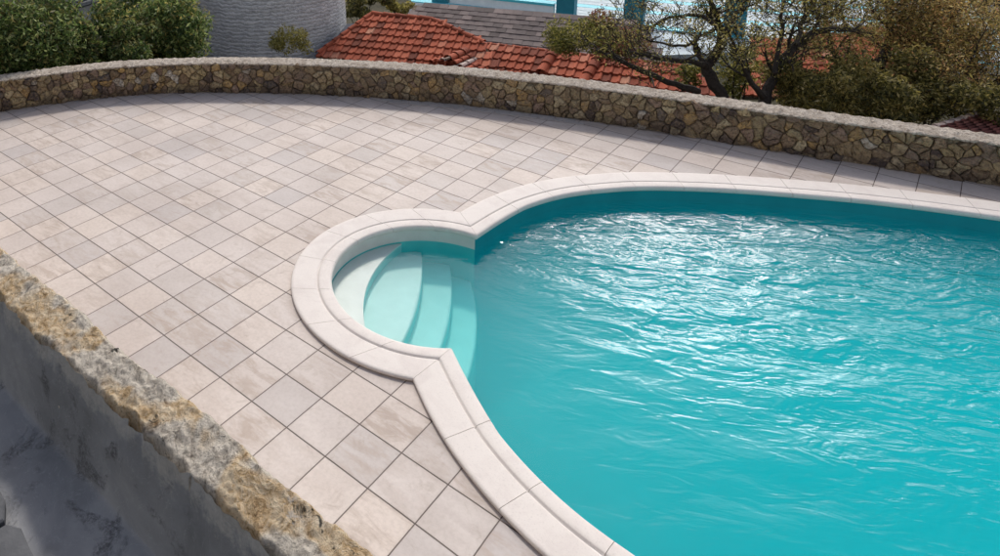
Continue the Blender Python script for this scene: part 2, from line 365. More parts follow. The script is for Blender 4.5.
if tan[-1].dot(tan[-2]) < 0: tan[-1] = -tan[-1]
nin = [Vector((-t.y, t.x)) for t in tan]            # inward (anticlockwise curve: left side)
def mainpt(s, d):
    """s in [0,1] along the outer curve, offset d inward, ends trimmed or extended to the mitre"""
    lo, up = inter(d)
    p0 = circB(lo[1], RB-d); p1 = circB(up[1], RB-d)
    x = s*(NM-1); i = min(int(x), NM-2); t = x-i
    q = main[i].lerp(main[i+1], t)+nin[i].lerp(nin[i+1], t).normalized()*d
    b0 = main[0]+nin[0]*d; b1 = main[-1]+nin[-1]*d
    w0 = max(0, 1-s*(NM-1)*.04/.6); w1 = max(0, 1-(1-s)*(NM-1)*.04/.6)
    return q+(p0-b0)*w0+(p1-b1)*w1
def loop(d, nA=90, nM=340):
    """closed outline, anticlockwise"""
    L = [mainpt(k/nM, d) for k in range(nM)] + [alcove(k/nA, d) for k in range(nA)]
    return L

# ------------------------------------------------------------------ deck
outer_wall = [(-7.9,-1.9),(-7.75,-1.2),(-7.35,-.1),(-6.94,.93),(-6.66,1.55),(-6.30,2.2),(-5.80,2.80),(-5.20,3.36),(-4.39,3.96),(-3.35,4.62),(-2.3,5.15),(-.91,5.66),(-.13,5.87),(.74,6.08),(1.43,6.23),(2.04,6.38),(3.25,6.68),(4.6,7.0),(6.2,7.15),(7.8,6.8),(8.9,5.7),(9.5,4.2),(9.7,1.5),(9.7,-1.9)]
wl = resample([Vector(p) for p in outer_wall], .05)
for _ in range(60): wl = [wl[0]]+[(wl[i-1]+wl[i]*2+wl[i+1])/4 for i in range(1, len(wl)-1)]+[wl[-1]]
wl = resample(wl, .05)
hole = loop(.10)
outl = [Vector((p.x, p.y, 0)) for p in resample(wl, .3)] + [Vector((9.7,-1.9,0)), Vector((-7.9,-1.9,0))]
# push the deck's edge a little under the wall
outl2 = []
for p in outl:
    c = Vector((1,2,0)); outl2.append(p+(p-c).normalized()*.12)
polys = [outl2, [Vector((p.x, p.y, 0)) for p in hole]]
tris = tessellate_polygon(polys)
allv = [v for q in polys for v in q]
def up(tri, V):
    a, b, c = (V[i] for i in tri)
    return tri if (b-a).cross(c-a).z > 0 else (tri[0], tri[2], tri[1])
deck = mesh_obj('pool_deck', allv, [up(t, allv) for t in tris], M['tile']); tag(deck, kind='structure')

# row of thin cut tiles laid along the foot of the wall
def wall_pt(s_idx, off):
    i = int(s_idx); i = max(1, min(len(wl)-2, i)); t = (wl[i+1]-wl[i-1]).normalized(); n = Vector((t.y, -t.x))   # n points to the pool side for this direction of travel
    if n.dot(Vector((1,2))-wl[i]) < 0: n = -n
    f = s_idx-i; return wl[i].lerp(wl[min(i+1,len(wl)-1)], f)+n*off
def nearest(x, y): return min(range(len(wl)), key=lambda i: (wl[i].x-x)**2+(wl[i].y-y)**2)
s0 = nearest(-3.1, 4.75); s1 = nearest(-.75, 5.7)
mb = MB(); k = s0
while k < s1:
    L = random.uniform(5, 7.5)
    for (o0, o1) in ((.035, .105), (.115, .175)):
        sh = 2.2 if o0 > .1 else 0
        q = [wall_pt(k+sh+.12, o0), wall_pt(k+sh+L-.12, o0), wall_pt(k+sh+L-.12, o1), wall_pt(k+sh+.12, o1)]
        v = [Vector((p.x, p.y, .004)) for p in q]+[Vector((p.x, p.y, .010)) for p in q]
        mb.add(v, [(4,5,6,7),(0,1,5,4),(1,2,6,5),(2,3,7,6),(3,0,4,7)])
    k += L
M['sliver'] = simple('cut_tile_border', (.33,.30,.285), (.44,.40,.375), 6, .6, .2, .003)
bo = mb.build('tile_border', M['sliver']); tag(bo, kind='structure')

# ------------------------------------------------------------------ swimming pool
pool = empty('swimming_pool', (B0.x, B0.y, 0))
tag(pool, 'curved turquoise swimming pool with pale stone coping and a round stepped alcove', 'swimming pool')
WZ = -.125; FLOOR = -1.05
din = CW-.03
# coping profile: (offset from outer edge, height)
prof = [(.012,.004),(.003,.010),(.0,.018),(.003,.028),(.011,.033),(.03,.034),(.205,.034),(.214,.033),(.219,.023),(.227,.023),(.233,.034),(.240,.037),(.26,.038),(.318,.037),(.334,.033),(.342,.024),(.345,.008),(.342,-.008),(.332,-.018),(.315,-.020)]
def coping_piece(fn, t0, t1, n):
    v = []; f = []; k = len(prof)
    for i in range(n+1):
        t = t0+(t1-t0)*i/n
        for (d, z) in prof: p = fn(t, d); v.append((p.x, p.y, z))
        p = fn(t, .315); v.append((p.x, p.y, -.02)); p = fn(t, .02); v.append((p.x, p.y, -.02))
    K = k+2
    for i in range(n):
        for j in range(K):
            a, b = i*K+j, i*K+(j+1)%K; f.append((a, b, b+K, a+K))
    q0_ = len(v); v += v[:K]; v += v[n*K:(n+1)*K]
    f.append(tuple(q0_+j for j in range(K))); f.append(tuple(q0_+K+j for j in reversed(range(K))))
    o = mesh_obj('coping_stone', v, f, M['coping'], pool)
    bm = bmesh.new(); bm.from_mesh(o.data); bmesh.ops.recalc_face_normals(bm, faces=bm.faces); bm.to_mesh(o.data); bm.free()
    for p in o.data.polygons: p.use_smooth = len(p.vertices) == 4
    return o
lenA = sum((alcove((k+1)/60, 0)-alcove(k/60, 0)).length for k in range(60))
nA = 8; g = .0017
for k in range(nA): coping_piece(alcove, k/nA+g/lenA*(1 if k else .6), (k+1)/nA-g/lenA*(1 if k < nA-1 else .6), 10)
lenM = NM*.04; nMn = round(lenM/.53)
for k in range(nMn): coping_piece(mainpt, k/nMn+g/lenM, (k+1)/nMn-g/lenM, 14)
# mortar bed under the stones shows in the joints
mb = MB(); ring = [loop(.03), loop(.20), loop(.31)]; n = len(ring[0])
v = [Vector((p.x, p.y, z)) for r_, z in ((ring[0], .020), (ring[1], .021), (ring[2], .012)) for p in r_]
mb.add(v, [(r_*n+i, r_*n+(i+1)%n, (r_+1)*n+(i+1)%n, (r_+1)*n+i) for r_ in range(2) for i in range(n)])
M['bed'] = simple('coping_joint_mortar', (.34,.29,.27), (.42,.37,.34), 20, .9)
mb.build('joint_mortar', M['bed'], pool)
# basin walls and floor
nMw = 340
Lm = [mainpt(k/nMw, din) for k in range(nMw+1)]
v = [Vector((p.x, p.y, z)) for z in (.0, FLOOR) for p in Lm]; n = len(Lm)
f = [(i+1, i, n+i, n+i+1) for i in range(n-1)]
mesh_obj('basin_wall', v, f, M['liner'], pool, True)
La = [alcove(k/90, din) for k in range(91)]; n = len(La)
v = [Vector((p.x, p.y, z)) for z in (.0, WZ-.012) for p in La]
mesh_obj('waterline_band', v, [(i+1, i, n+i, n+i+1) for i in range(n-1)], M['pale_liner'], pool, True)
v = [Vector((p.x, p.y, z)) for z in (WZ-.012, FLOOR) for p in La]
mesh_obj('alcove_wall', v, [(i+1, i, n+i, n+i+1) for i in range(n-1)], M['aqua'], pool, True)
fl = [Vector((p.x, p.y, FLOOR+.01)) for p in loop(din-.02)]
mesh_obj('basin_floor', fl, [up(t, fl) for t in tessellate_polygon([fl])], M['liner'], pool)
# steps: each reaches from the back of the alcove to its own front edge
def pz(zx, zy): return (zx/2.416+270, zy/2.416+170)
edges = [(-.150, [(300,190),(240,265),(230,385)]), (-.25, [(368,225),(362,300),(322,412)]), (-.36, [(438,255),(436,340),(412,430)]), (-.48, [(482,262),(500,380),(482,490)])]
rw = RA-din+.012
for zt, zz in edges:
    P = [spot_z(*pz(*q), zt).to_2d() for q in zz]
    ch = (P[2]-P[0]); m_ = (P[0]+P[2])/2; nn = Vector((-ch.y, ch.x)).normalized(); bul = (P[1]-m_).dot(nn)
    L = ch.length; u = ch/L
    def curve(s): return m_+u*s+nn*bul*(1-(2*s/L)**2)
    S = [s*.02 for s in range(-90, 91) if (curve(s*.02)-A0).length < rw]
    c = [curve(s) for s in S]
    a0 = math.atan2(c[-1].y-A0.y, c[-1].x-A0.x); a1 = math.atan2(c[0].y-A0.y, c[0].x-A0.x)
    back = R(204)      # direction of the alcove's back
    # sweep from end a0 to a1 through the back
    def unwrap(a, lo_): 
        while a < lo_: a += 2*math.pi
        return a
    fwd = unwrap(a1, a0); through = unwrap(back, a0)
    if through > fwd: fwd -= 2*math.pi
    arc = [A0+Vector((math.cos(a0+(fwd-a0)*k/40), math.sin(a0+(fwd-a0)*k/40)))*rw for k in range(1, 40)]
    ol = c+arc
    # rounded nosing: top ring inset
    n = len(ol); cen = sum(ol, Vector((0,0)))/n
    rings = []
    for dz, ins in ((0, .022), (-.006, .007), (-.022, 0), (FLOOR-zt, 0)):
        rings.append([Vector((p.x+(cen-p).normalized().x*ins, p.y+(cen-p).normalized().y*ins, zt+dz)) for p in ol])
    v = [p for r_ in rings for p in r_]; f = []
    for q in range(3):
        for i in range(n): f.append((q*n+i, (q+1)*n+i, (q+1)*n+(i+1)%n, q*n+(i+1)%n))
    f += [up(t, rings[0]) for t in tessellate_polygon([rings[0]])]
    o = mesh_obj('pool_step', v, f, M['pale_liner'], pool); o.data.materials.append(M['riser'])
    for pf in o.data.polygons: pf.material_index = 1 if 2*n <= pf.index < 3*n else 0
    bm = bmesh.new(); bm.from_mesh(o.data); bmesh.ops.recalc_face_normals(bm, faces=bm.faces); bm.to_mesh(o.data); bm.free()

# ------------------------------------------------------------------ water: one closed body with a rippled top
def water_body():
    ol = np.array([(p.x, p.y) for p in loop(din-.035)])
    st = .035
    x0, y0 = ol.min(0)-.05; x1, y1 = ol.max(0)+.05
    nx = int((x1-x0)/st); ny = int((y1-y0)/st)
    X = x0+np.arange(nx+1)*st; Y = y0+np.arange(ny+1)*st
    cx = X[:-1]+st/2; cy = Y[:-1]+st/2
    gx, gy = np.meshgrid(cx, cy, indexing='ij'); inside = np.zeros(gx.shape, bool)
    xs, ys = ol[:,0], ol[:,1]; xn, yn = np.roll(xs, -1), np.roll(ys, -1)
    for a, b, c, d in zip(xs, ys, xn, yn):
        if b == d: continue
        cond = ((gy > b) != (gy > d)) & (gx < (c-a)*(gy-b)/(d-b)+a); inside ^= cond
    idx = -np.ones((nx+1, ny+1), int); V = []; faces = []
    def vid(i, j):
        if idx[i, j] < 0:
            x, y = X[i], Y[j]
            z = 0
            for (kx, ky, am, ph) in WAVES: z += am*math.sin(kx*x+ky*y+ph+.8*math.sin(1.7*x-1.1*y+ph))
            q = Vector((x, y, 0)); e = 1
            z += .003*(noise.noise(q*2.1+Vector((3,7,1)))) + .0012*noise.noise(q*5.0)
            r_ = (Vector((x, y))-Vector((.3, 3.6))).length; z += .0013*math.sin(r_*21+2.2*noise.noise(q*1.5))*math.exp(-(r_-1.3)**2*.8)
            ca = min(1, max(0, ((Vector((x, y))-A0).length-.55)/.8)); cy_ = min(1, max(0, (y-.9)/2.4))
            z *= (.12+.88*ca)*(.35+.75*cy_)
            idx[i, j] = len(V); V.append((x, y, WZ+z))
        return idx[i, j]
    for i in range(nx):
        for j in range(ny):
            if inside[i, j]: faces.append((vid(i,j), vid(i+1,j), vid(i+1,j+1), vid(i,j+1)))
    nt_ = len(V); bot = [(x, y, FLOOR-.02) for x, y, z in V]
    from collections import Counter
    E = {}
    for f in faces:
        for a, b in zip(f, f[1:]+f[:1]): E[(a, b)] = 1
    side = [(b, a, a+nt_, b+nt_) for (a, b) in E if (b, a) not in E]
    top_n = len(faces)
    F = faces+side+[tuple(i+nt_ for i in reversed(f)) for f in faces]
    o = mesh_obj('water', V+bot, F, M['water'])
    sm = [True]*top_n+[False]*(len(F)-top_n); o.data.polygons.foreach_set('use_smooth', sm)
    return o
WAVES = []
for _ in range(9):
    a = R(random.uniform(95, 160)); lam = random.uniform(.25, .8); k = 2*math.pi/lam
    WAVES.append((k*math.cos(a), k*math.sin(a), .0015*lam/.5, random.uniform(0, 6.28)))
water = water_body(); tag(water, kind='structure')

# ------------------------------------------------------------------ far boundary wall of rubble stone
WH = .45
def arc_frame(s):
    i = max(1, min(len(wl)-2, int(s))); t = (wl[i+1]-wl[i-1]).normalized(); n = Vector((t.y, -t.x))
    if n.dot(Vector((1,2))-wl[i]) < 0: n = -n
    f = s-int(s); i0 = max(0, min(len(wl)-2, int(s))); return wl[i0].lerp(wl[i0+1], f), n, t
wall = empty('stone_wall', (wl[len(wl)//2].x, wl[len(wl)//2].y, 0))
tag(wall, 'low curved rubble stone wall with a pale rough cap around the tiled deck', 'wall')
# core
S_ = list(range(0, len(wl)-1, 2)); v = []; f = []
for s in S_:
    p, n, t = arc_frame(s)
    for off, z in ((0,-2.6),(0,0),(.0,WH),(-.27,WH),(-.27,-2.6)):
        v.append((p.x+n.x*(off-.018), p.y+n.y*(off-.018), z))
K = 5
for i in range(len(S_)-1):
    for j in range(K-1): f.append((i*K+j, i*K+j+1, (i+1)*K+j+1, (i+1)*K+j))
mesh_obj('wall_core', v, f, M['mortar'], wall)
# stones by a Voronoi cut of the face (arc length x height)
def voronoi_stones(Ltot, H, size, side, part_name, mat, z0=0., s_from=0.):
    seeds = []; nrow = max(2, round(H/size/.8))
    for r_ in range(-1, nrow+1):
        x = -size + (size*.5 if r_ % 2 else 0)
        while x < Ltot+size:
            seeds.append((x+random.uniform(-.36,.36)*size, (r_+.5)*H/nrow+random.uniform(-.45,.45)*H/nrow)); x += size*random.choice((.6,.8,1.,1.3,1.8))
    V = []; F = []
    seeds = [q for q in seeds if random.random() > .13]
    seeds.sort()
    for i, (x, y) in enumerate(seeds):
        if x < 0 or x > Ltot or y < -.02 or y > H: continue
        poly = [(x-size*1.6, 0.), (x+size*1.6, 0.), (x+size*1.6, H), (x-size*1.6, H)]
        for j, (a, b) in enumerate(seeds):
            if i == j or abs(a-x) > size*3.2: continue
            mx, my = (a+x)/2, (b+y)/2; dx, dy = a-x, b-y; out = []
            for k in range(len(poly)):
                p, q = poly[k], poly[(k+1) % len(poly)]
                sp = (p[0]-mx)*dx+(p[1]-my)*dy; sq = (q[0]-mx)*dx+(q[1]-my)*dy
                if sp <= 0: out.append(p)
                if (sp < 0) != (sq < 0) and sp != sq:
                    t = sp/(sp-sq); out.append((p[0]+(q[0]-p[0])*t, p[1]+(q[1]-p[1])*t))
            poly = out
            if len(poly) < 3: break
        if len(poly) < 3: continue
        ar = .5*abs(sum(poly[k][0]*poly[(k+1) % len(poly)][1]-poly[(k+1) % len(poly)][0]*poly[k][1] for k in range(len(poly))))
        if ar < .0006: continue
        cx = sum(p[0] for p in poly)/len(poly); cy = sum(p[1] for p in poly)/len(poly)
        # finer outline with a ragged edge
        ol = []
        for k in range(len(poly)):
            p, q = poly[k], poly[(k+1) % len(poly)]; m_ = max(1, int(math.hypot(q[0]-p[0], q[1]-p[1])/.03))
            for w in range(m_): ol.append((p[0]+(q[0]-p[0])*w/m_, p[1]+(q[1]-p[1])*w/m_))
        bulge = random.uniform(.008, .06)*min(1, math.sqrt(ar)/.1); gap = random.uniform(.0,.005)
        rings = ((1., -.02, gap), (1., bulge*.35, gap*1.3), (.82, bulge*.8, 0), (.45, bulge, 0))
        tilt = (random.uniform(-.12,.12), random.uniform(-.12,.12)); base = len(V); n = len(ol); r0 = math.sqrt(ar)
        for (sc, d, gp) in rings:
            for (px, py) in ol:
                lx, ly = px-cx, py-cy; l = math.hypot(lx, ly)+1e-6; s2 = max(.2, sc-gp/l)
                jx = noise.noise(Vector((px*22, py*22, i)))*.006
                wx = .030*noise.noise(Vector((px*9, py*9, 11)))+.014*noise.noise(Vector((px*25, py*25, 4))); wy = .030*noise.noise(Vector((px*9, py*9, 31)))+.014*noise.noise(Vector((px*25, py*25, 14)))
                rnd = 1-.10*max(0, l/(r0*.62)-1)
                V.append((cx+lx*s2*rnd+jx+wx, cy+ly*s2*rnd+jx+wy, d+(tilt[0]*lx+tilt[1]*ly)*(d > 0)+ (noise.noise(Vector((px*14, py*14, 3+i)))*.026 if d > 0 else 0)))
        V.append((cx, cy, bulge)); c_ = len(V)-1
        for q in range(len(rings)-1):
            for k in range(n): F.append((base+q*n+k, base+q*n+(k+1) % n, base+(q+1)*n+(k+1) % n, base+(q+1)*n+k))
        for k in range(n): F.append((base+(len(rings)-1)*n+k, base+(len(rings)-1)*n+(k+1) % n, c_))
    out = []
    for (x, y, d) in V:
        s = s_from+max(0, x)/.05; p, n_, t = arc_frame(min(s, len(wl)-2)); q = p+n_*(d-.004 if side > 0 else -.30-d)
        out.append((q.x, q.y, y+z0))
    return mesh_obj(part_name, out, F, mat, wall)
LT = (len(wl)-2)*.05
voronoi_stones(LT, WH, .108, 1, 'wall_stones', M['stones'])
# cap: rough mortar bed, broken front edge
v = []; f = []; rows = 11; ns = len(wl)*2-4
capn = []
for i in range(ns):
    s = i/2+.5; p, n_, t = arc_frame(s)
    fr = .028+.018*noise.noise(Vector((s*.45, 0, 0)))+.012*noise.noise(Vector((s*1.7, 5, 0))); bk = -.275+.02*noise.noise(Vector((s*.5, 9, 0)))
    cols = []
    th = .012+.012*noise.noise(Vector((s*.9, 2, 2)))
    cols.append((fr-.004, WH-.012+.012*noise.noise(Vector((s*2.1, 4, 4))))); cols.append((fr, WH+th*.5))
    for k in range(8):
        o = fr-.012+(bk-fr+.02)*k/7; cols.append((o, WH+th+.014*noise.noise(Vector((s*1.1, k*.9, 1)))+.008*noise.noise(Vector((s*3.1, k*2.3, 8)))+.012*math.sin(math.pi*k/7)))
    cols.append((bk, WH-.02))
    for (o, z) in cols: v.append((p.x+n_.x*o, p.y+n_.y*o, z))
K = len(cols)
for i in range(ns-1):
    for j in range(K-1): f.append((i*K+j, i*K+j+1, (i+1)*K+j+1, (i+1)*K+j))
mesh_obj('wall_cap', v, f, M['cap'], wall, False)

# ------------------------------------------------------------------ near parapet, crumbling crest and rendered near face
par = empty('parapet_wall', (0, -1.35, 0))
tag(par, 'old crumbling parapet wall with ochre and grey rubble crest beside the near tiles', 'wall')
def fbm(p, n=5):
    s = 0; a = 1; w = 0
    for k in range(n): s += a*noise.noise(p); w += a; p = p*2.1+Vector((1.7, 9.2, 3.3)); a *= .55
    return s/w
v = []; f = []; x0, x1, dx = -8.2, 3.4, .011; nx = int((x1-x0)/dx)
prof2 = [( -1.16, -.02), (-1.165, .3), (-1.175, .62), (-1.19, .80)]
ncr = 32
for i in range(nx+1):
    x = x0+dx*i
    e1 = -1.205+.030*noise.noise(Vector((x*1.6, 0, 0)))+.022*noise.noise(Vector((x*5.5, 0, 3)))+.014*noise.noise(Vector((x*15, 0, 3)))
    e2 = -1.500+.050*noise.noise(Vector((x*1.9, 7, 0)))+.035*noise.noise(Vector((x*6, 7, 3)))+.015*noise.noise(Vector((x*17, 7, 3)))
    for (y, z) in prof2: v.append((x, y+.012*noise.noise(Vector((x*9, z*9, 0))), z))
    for k in range(ncr):
        t = k/(ncr-1); y = e1+(e2-e1)*t
        z = .955-.06*max(0, .12-t)/.12-.05*t-.30*max(0, t-.86)/.14
        q = Vector((x*3.2, y*3.2, 0)); z += .030*fbm(q, 3)+.020*fbm(q*3.2, 3)+.008*noise.noise(q*12)+.012*abs(noise.noise(q*7.5))-.006+.006*noise.noise(q*17)
        cell = noise.voronoi(Vector((x*7, y*7, 0)))[0]; z += .010*min(1, (cell[1]-cell[0])*3)
        v.append((x, y, z))
K = len(prof2)+ncr
for i in range(nx):
    for j in range(K-1): f.append((i*K+j, (i+1)*K+j, (i+1)*K+j+1, i*K+j+1))
mesh_obj('crest', v, f, M['crest'], par, True)
# rendered near face and the sloping apron below it
v = []; f = []; dx = .016; nx = int((x1-x0)/dx); nc = 60
for i in range(nx+1):
    x = x0+dx*i
    for k in range(nc):
        t = k/(nc-1)
        if t < .42:
            w = t/.42; y = -1.485-.065*w-.01*w*w; z = .915-.535*w
        else:
            w = (t-.42)/.58; y = -1.56-.80*w; z = .38-.10*w
            pass
        if t < .15: y += (1-t/.15)*(.045*fbm(Vector((x*4, 1, 0)), 4)+.02*noise.noise(Vector((x*22, 2, 0)))); z += (1-t/.15)*.10*fbm(Vector((x*3, 6, 0)), 5)
        q = Vector((x*1.6, y*3, z*1.6)); b = .028*fbm(q, 4)+.010*fbm(q*4, 3)
        nrm_ = Vector((0, -.9, .3)) if t < .42 else Vector((0, -.15, 1))
        p = Vector((x, y, z))+nrm_*b; v.append(p)
for i in range(nx):
    for j in range(nc-1): f.append((i*nc+j, (i+1)*nc+j, (i+1)*nc+j+1, i*nc+j+1))
mesh_obj('rendered_face', v, f, M['plaster'], par, True)

# broken paving slabs in the bottom left corner, and the upper terrace the picture is taken from
M['shaded_slab'] = simple('shaded_grey_slab', (.10,.105,.115), (.16,.165,.175), 5, .8, .6, .012)  # slab grey darkened so the parapet's shade sits in its colour
def slab(pxs, z, th, label, mat='shaded_slab'):
    P = [spot_z(x, y, z) for x, y in pxs]; n = len(P); V = []
    cen = sum(P, Vector())/n
    for (dz, ins) in ((0, .01), (-.008, 0), (-th, 0)):
        V += [p+(cen-p).normalized()*ins+Vector((0,0,dz)) for p in P]
    F = [tuple(range(n))]+[(q*n+i, (q+1)*n+i, (q+1)*n+(i+1) % n, q*n+(i+1) % n) for q in range(2) for i in range(n)]
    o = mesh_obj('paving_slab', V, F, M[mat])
    bm = bmesh.new(); bm.from_mesh(o.data); bmesh.ops.recalc_face_normals(bm, faces=bm.faces); bm.to_mesh(o.data); bm.free()
    return tag(o, label, 'paving slab', 'broken paving slabs at the foot of the parapet')
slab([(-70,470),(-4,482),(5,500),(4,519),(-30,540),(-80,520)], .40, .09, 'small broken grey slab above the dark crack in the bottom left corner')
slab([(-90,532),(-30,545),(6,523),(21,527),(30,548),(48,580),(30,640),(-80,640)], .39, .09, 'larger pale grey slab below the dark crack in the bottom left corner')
t = MB(); t.box((-9,-7,1.75), (8,-2.62,2.08)); o = t.build('terrace', M['terrace']); tag(o, kind='structure')
t = MB(); t.box((-9,-2.60,-1.8), (8,-1.95,.20)); o = t.build('passage', M['terrace']); tag(o, kind='structure')

# ------------------------------------------------------------------ ground falling away beyond the wall
FH = Vector((RF.x, RF.y)).normalized()
def gz(x, y):
    s = (Vector((x, y))-CAM.to_2d()).dot(FH)
    z = -1.75-.19*max(0, s-11)
    if s > 60: z = -1.75-.19*49-.06*(s-60)
    return max(z, -30)+(.25*fbm(Vector((x*.2, y*.2, 0)), 3) if s > 12 else 0)
def ground():
    c = [-600,-400,-250,-160,-110,-80]+list(np.arange(-60, 61, 2.))+[80,110,160,250,400,600]
    V = [(x, y, gz(x, y)) for x in c for y in c]; n = len(c)
    return mesh_obj('ground', V, [(i*n+j, (i+1)*n+j, (i+1)*n+j+1, i*n+j+1) for i in range(n-1) for j in range(n-1)], M['soil'], None, True)
tag(ground(), kind='structure')

# ------------------------------------------------------------------ windmill tower
tw = spot(270, 30, 22.5); TR = 2.28
tower = empty('round_tower', (tw.x, tw.y, gz(tw.x, tw.y)))
tag(tower, 'round grey stone tower rising behind the curved wall next to the ivy', 'tower')
mb = MB(); nz, na = 60, 96; z0 = gz(tw.x, tw.y)-.5; z1 = 4.6; V = []
for i in range(nz+1):
    z = z0+(z1-z0)*i/nz; r_ = TR*(1.045-.016*(z+2.5))
    for j in range(na):
        a = 2*math.pi*j/na; d = .03*noise.noise(Vector((math.cos(a)*9, math.sin(a)*9, z*5)))
        V.append((tw.x+(r_+d)*math.cos(a), tw.y+(r_+d)*math.sin(a), z))
mesh_obj('tower_wall', V, [(i*na+j, i*na+(j+1) % na, (i+1)*na+(j+1) % na, (i+1)*na+j) for i in range(nz) for j in range(na)], M['tower'], tower, True)
V = [(tw.x+2.45*math.cos(2*math.pi*j/48), tw.y+2.45*math.sin(2*math.pi*j/48), z1) for j in range(48)]+[(tw.x, tw.y, z1+1.5)]
mesh_obj('tower_roof', V, [(j, (j+1) % 48, 48) for j in range(48)]+[tuple(reversed(range(48)))], M['old_roof'], tower)

# ------------------------------------------------------------------ roofs and houses
def inside(pt, poly):
    c = False; n = len(poly)
    for i in range(n):
        a, b = poly[i], poly[(i+1) % n]
        if (a[1] > pt[1]) != (b[1] > pt[1]) and pt[0] < (b[0]-a[0])*(pt[1]-a[1])/(b[1]-a[1])+a[0]: c = not c
    return c
class Slope:
    def __init__(s, p0, pa, pitch):
        """a roof slope through p0 whose eave runs from p0 to the point at pixel pa of equal height; it rises away from the camera"""
        s.o = p0; q = spot_z(pa[0], pa[1], p0.z); s.u = (q-p0).normalized()
        h = Vector((-s.u.y, s.u.x, 0)); 
        if h.dot(p0-CAM) < 0: h = -h
        s.v = (h*math.cos(pitch)+Vector((0,0,math.sin(pitch)))).normalized(); s.n = s.u.cross(s.v)
        if s.n.z < 0: s.n = -s.n
        s.h = h
    def uv(s, px, py): q = spot_plane(px, py, s.o, s.n)-s.o; return (q.dot(s.u), q.dot(s.v))
    def P(s, a, b, c=0): return s.o+s.u*a+s.v*b+s.n*c
def tiles(sl, poly, tw_, th_, mat, parent, prof='roll', name='roof'):
    lip = .05 if prof == 'roll' else .026
    us = [p[0] for p in poly]; vs = [p[1] for p in poly]; mb = MB()
    nv = int((max(vs)-min(vs))/th_)+1; nu = int((max(us)-min(us))/tw_)+2
    if prof == 'roll': pr = [(0,.0),(.12,.002),(.5,.0),(.62,.008),(.72,.034),(.82,.040),(.92,.030),(1.0,.002)]
    else: pr = [(0,.0),(.03,.006),(.5,.009),(.97,.006),(1,0)]
    for j in range(nv):
        for i in range(nu):
            a = min(us)+(i-.5*(j % 2 if prof != 'roll' else 0))*tw_; b = min(vs)+j*th_
            if not inside((a+tw_/2, b+th_/2), poly): continue
            dz = random.uniform(-.004,.008); sk = random.uniform(-.008,.008); V = []
            for (e, hh) in ((0, lip), (1.12, .006)):
                for (x, z) in pr: V.append(sl.P(a+x*tw_+sk*e, b+e*th_+(random.uniform(-.004,.004) if e == 0 else 0), z+hh+dz))
            n = len(pr)
            for (x, z) in pr: V.append(sl.P(a+x*tw_, b, z+lip+dz-lip*.9))
            mb.add(V, [(k, k+1, n+k+1, n+k) for k in range(n-1)]+[(2*n+k, 2*n+k+1, k+1, k) for k in range(n-1)])
    rf = mb.build(name, mat, parent)
    un = [sl.P(a, b, -.02) for a, b in poly]; bt = [sl.P(a, b, -.10) for a, b in poly]; n = len(un)
    mesh_obj('roof_deck', un+bt, [tuple(range(n)), tuple(reversed(range(n, 2*n)))]+[(i, (i+1) % n, n+(i+1) % n, n+i) for i in range(n)], M['mortar'], parent)
    return rf
def caps(a, b, r_, mat, parent, seg=.34, name='ridge_tiles', lift=.04):
    mb = MB(); L = (b-a).length; n = max(1, round(L/seg)); d = (b-a)/L; side = d.cross(Vector((0,0,1))).normalized(); upv = side.cross(d)
    if upv.z < 0: upv = -upv
    for k in range(n):
        V = []; m_ = 8
        for (t_, rr, hh) in ((k*L/n, r_*1.12, .012), ((k+1.1)*L/n, r_*.9, 0)):
            for r2 in (rr, rr-.018):
                for q in range(m_+1):
                    w = math.pi*q/m_; V.append(a+d*t_+side*math.cos(w)*r2+upv*(math.sin(w)*r2*.85+hh+lift-.04))
        w_ = m_+1; F = []
        for q in range(m_): F += [(q, q+1, 2*w_+q+1, 2*w_+q), (w_+q, 2*w_+w_+q, 2*w_+w_+q+1, w_+q+1), (q, w_+q, w_+q+1, q+1)]
        mb.add(V, F)
    return mb.build(name, mat, parent)
def walls(poly3, zb, mat, parent, inset=.25, drop=.14):
    n = len(poly3); c = sum(poly3, Vector())/n
    T = [Vector((p.x+(c-p).normalized().x*inset, p.y+(c-p).normalized().y*inset, p.z-drop)) for p in poly3]
    B = [Vector((p.x, p.y, zb)) for p in T]
    return mesh_obj('house_wall', T+B, [(i, (i+1) % n, n+(i+1) % n, n+i) for i in range(n)]+[tuple(range(n))], mat, parent)
# main red roof with hips
e0 = spot(322, 50, 20.)
sl = Slope(e0, (470, 65), R(22))
house = empty('red_roofed_house', (e0.x, e0.y, gz(e0.x, e0.y)))
tag(house, 'low house with a bright red clay tile hip roof just over the stone wall', 'house')
poly = [sl.uv(*q) for q in ((318,54),(372,14),(432,19.5),(484,43),(505,72),(316,60))]
u0 = min(p[0] for p in poly); v0 = -.35
poly = [poly[0], poly[1], poly[2], poly[3], (poly[4][0], v0), (poly[0][0], v0)]
tiles(sl, poly, .21, .30, M['terracotta'], house)
P3 = [sl.P(*q) for q in poly]
for a, b in ((P3[0], P3[1]), (P3[1], P3[2]), (P3[3], P3[2])): caps(a, b, .085, M['terracotta'], house)
back = [P3[1], P3[2], P3[2]+sl.h*2.6-Vector((0,0,1.05)), P3[1]+sl.h*2.6-Vector((0,0,1.05))]
mesh_obj('rear_slope', back, [(0,1,2,3)], M['terracotta'], house)
walls([P3[5], P3[0], P3[3], P3[4]], gz(e0.x, e0.y)-1, M['rosy'], house, .3, .25)
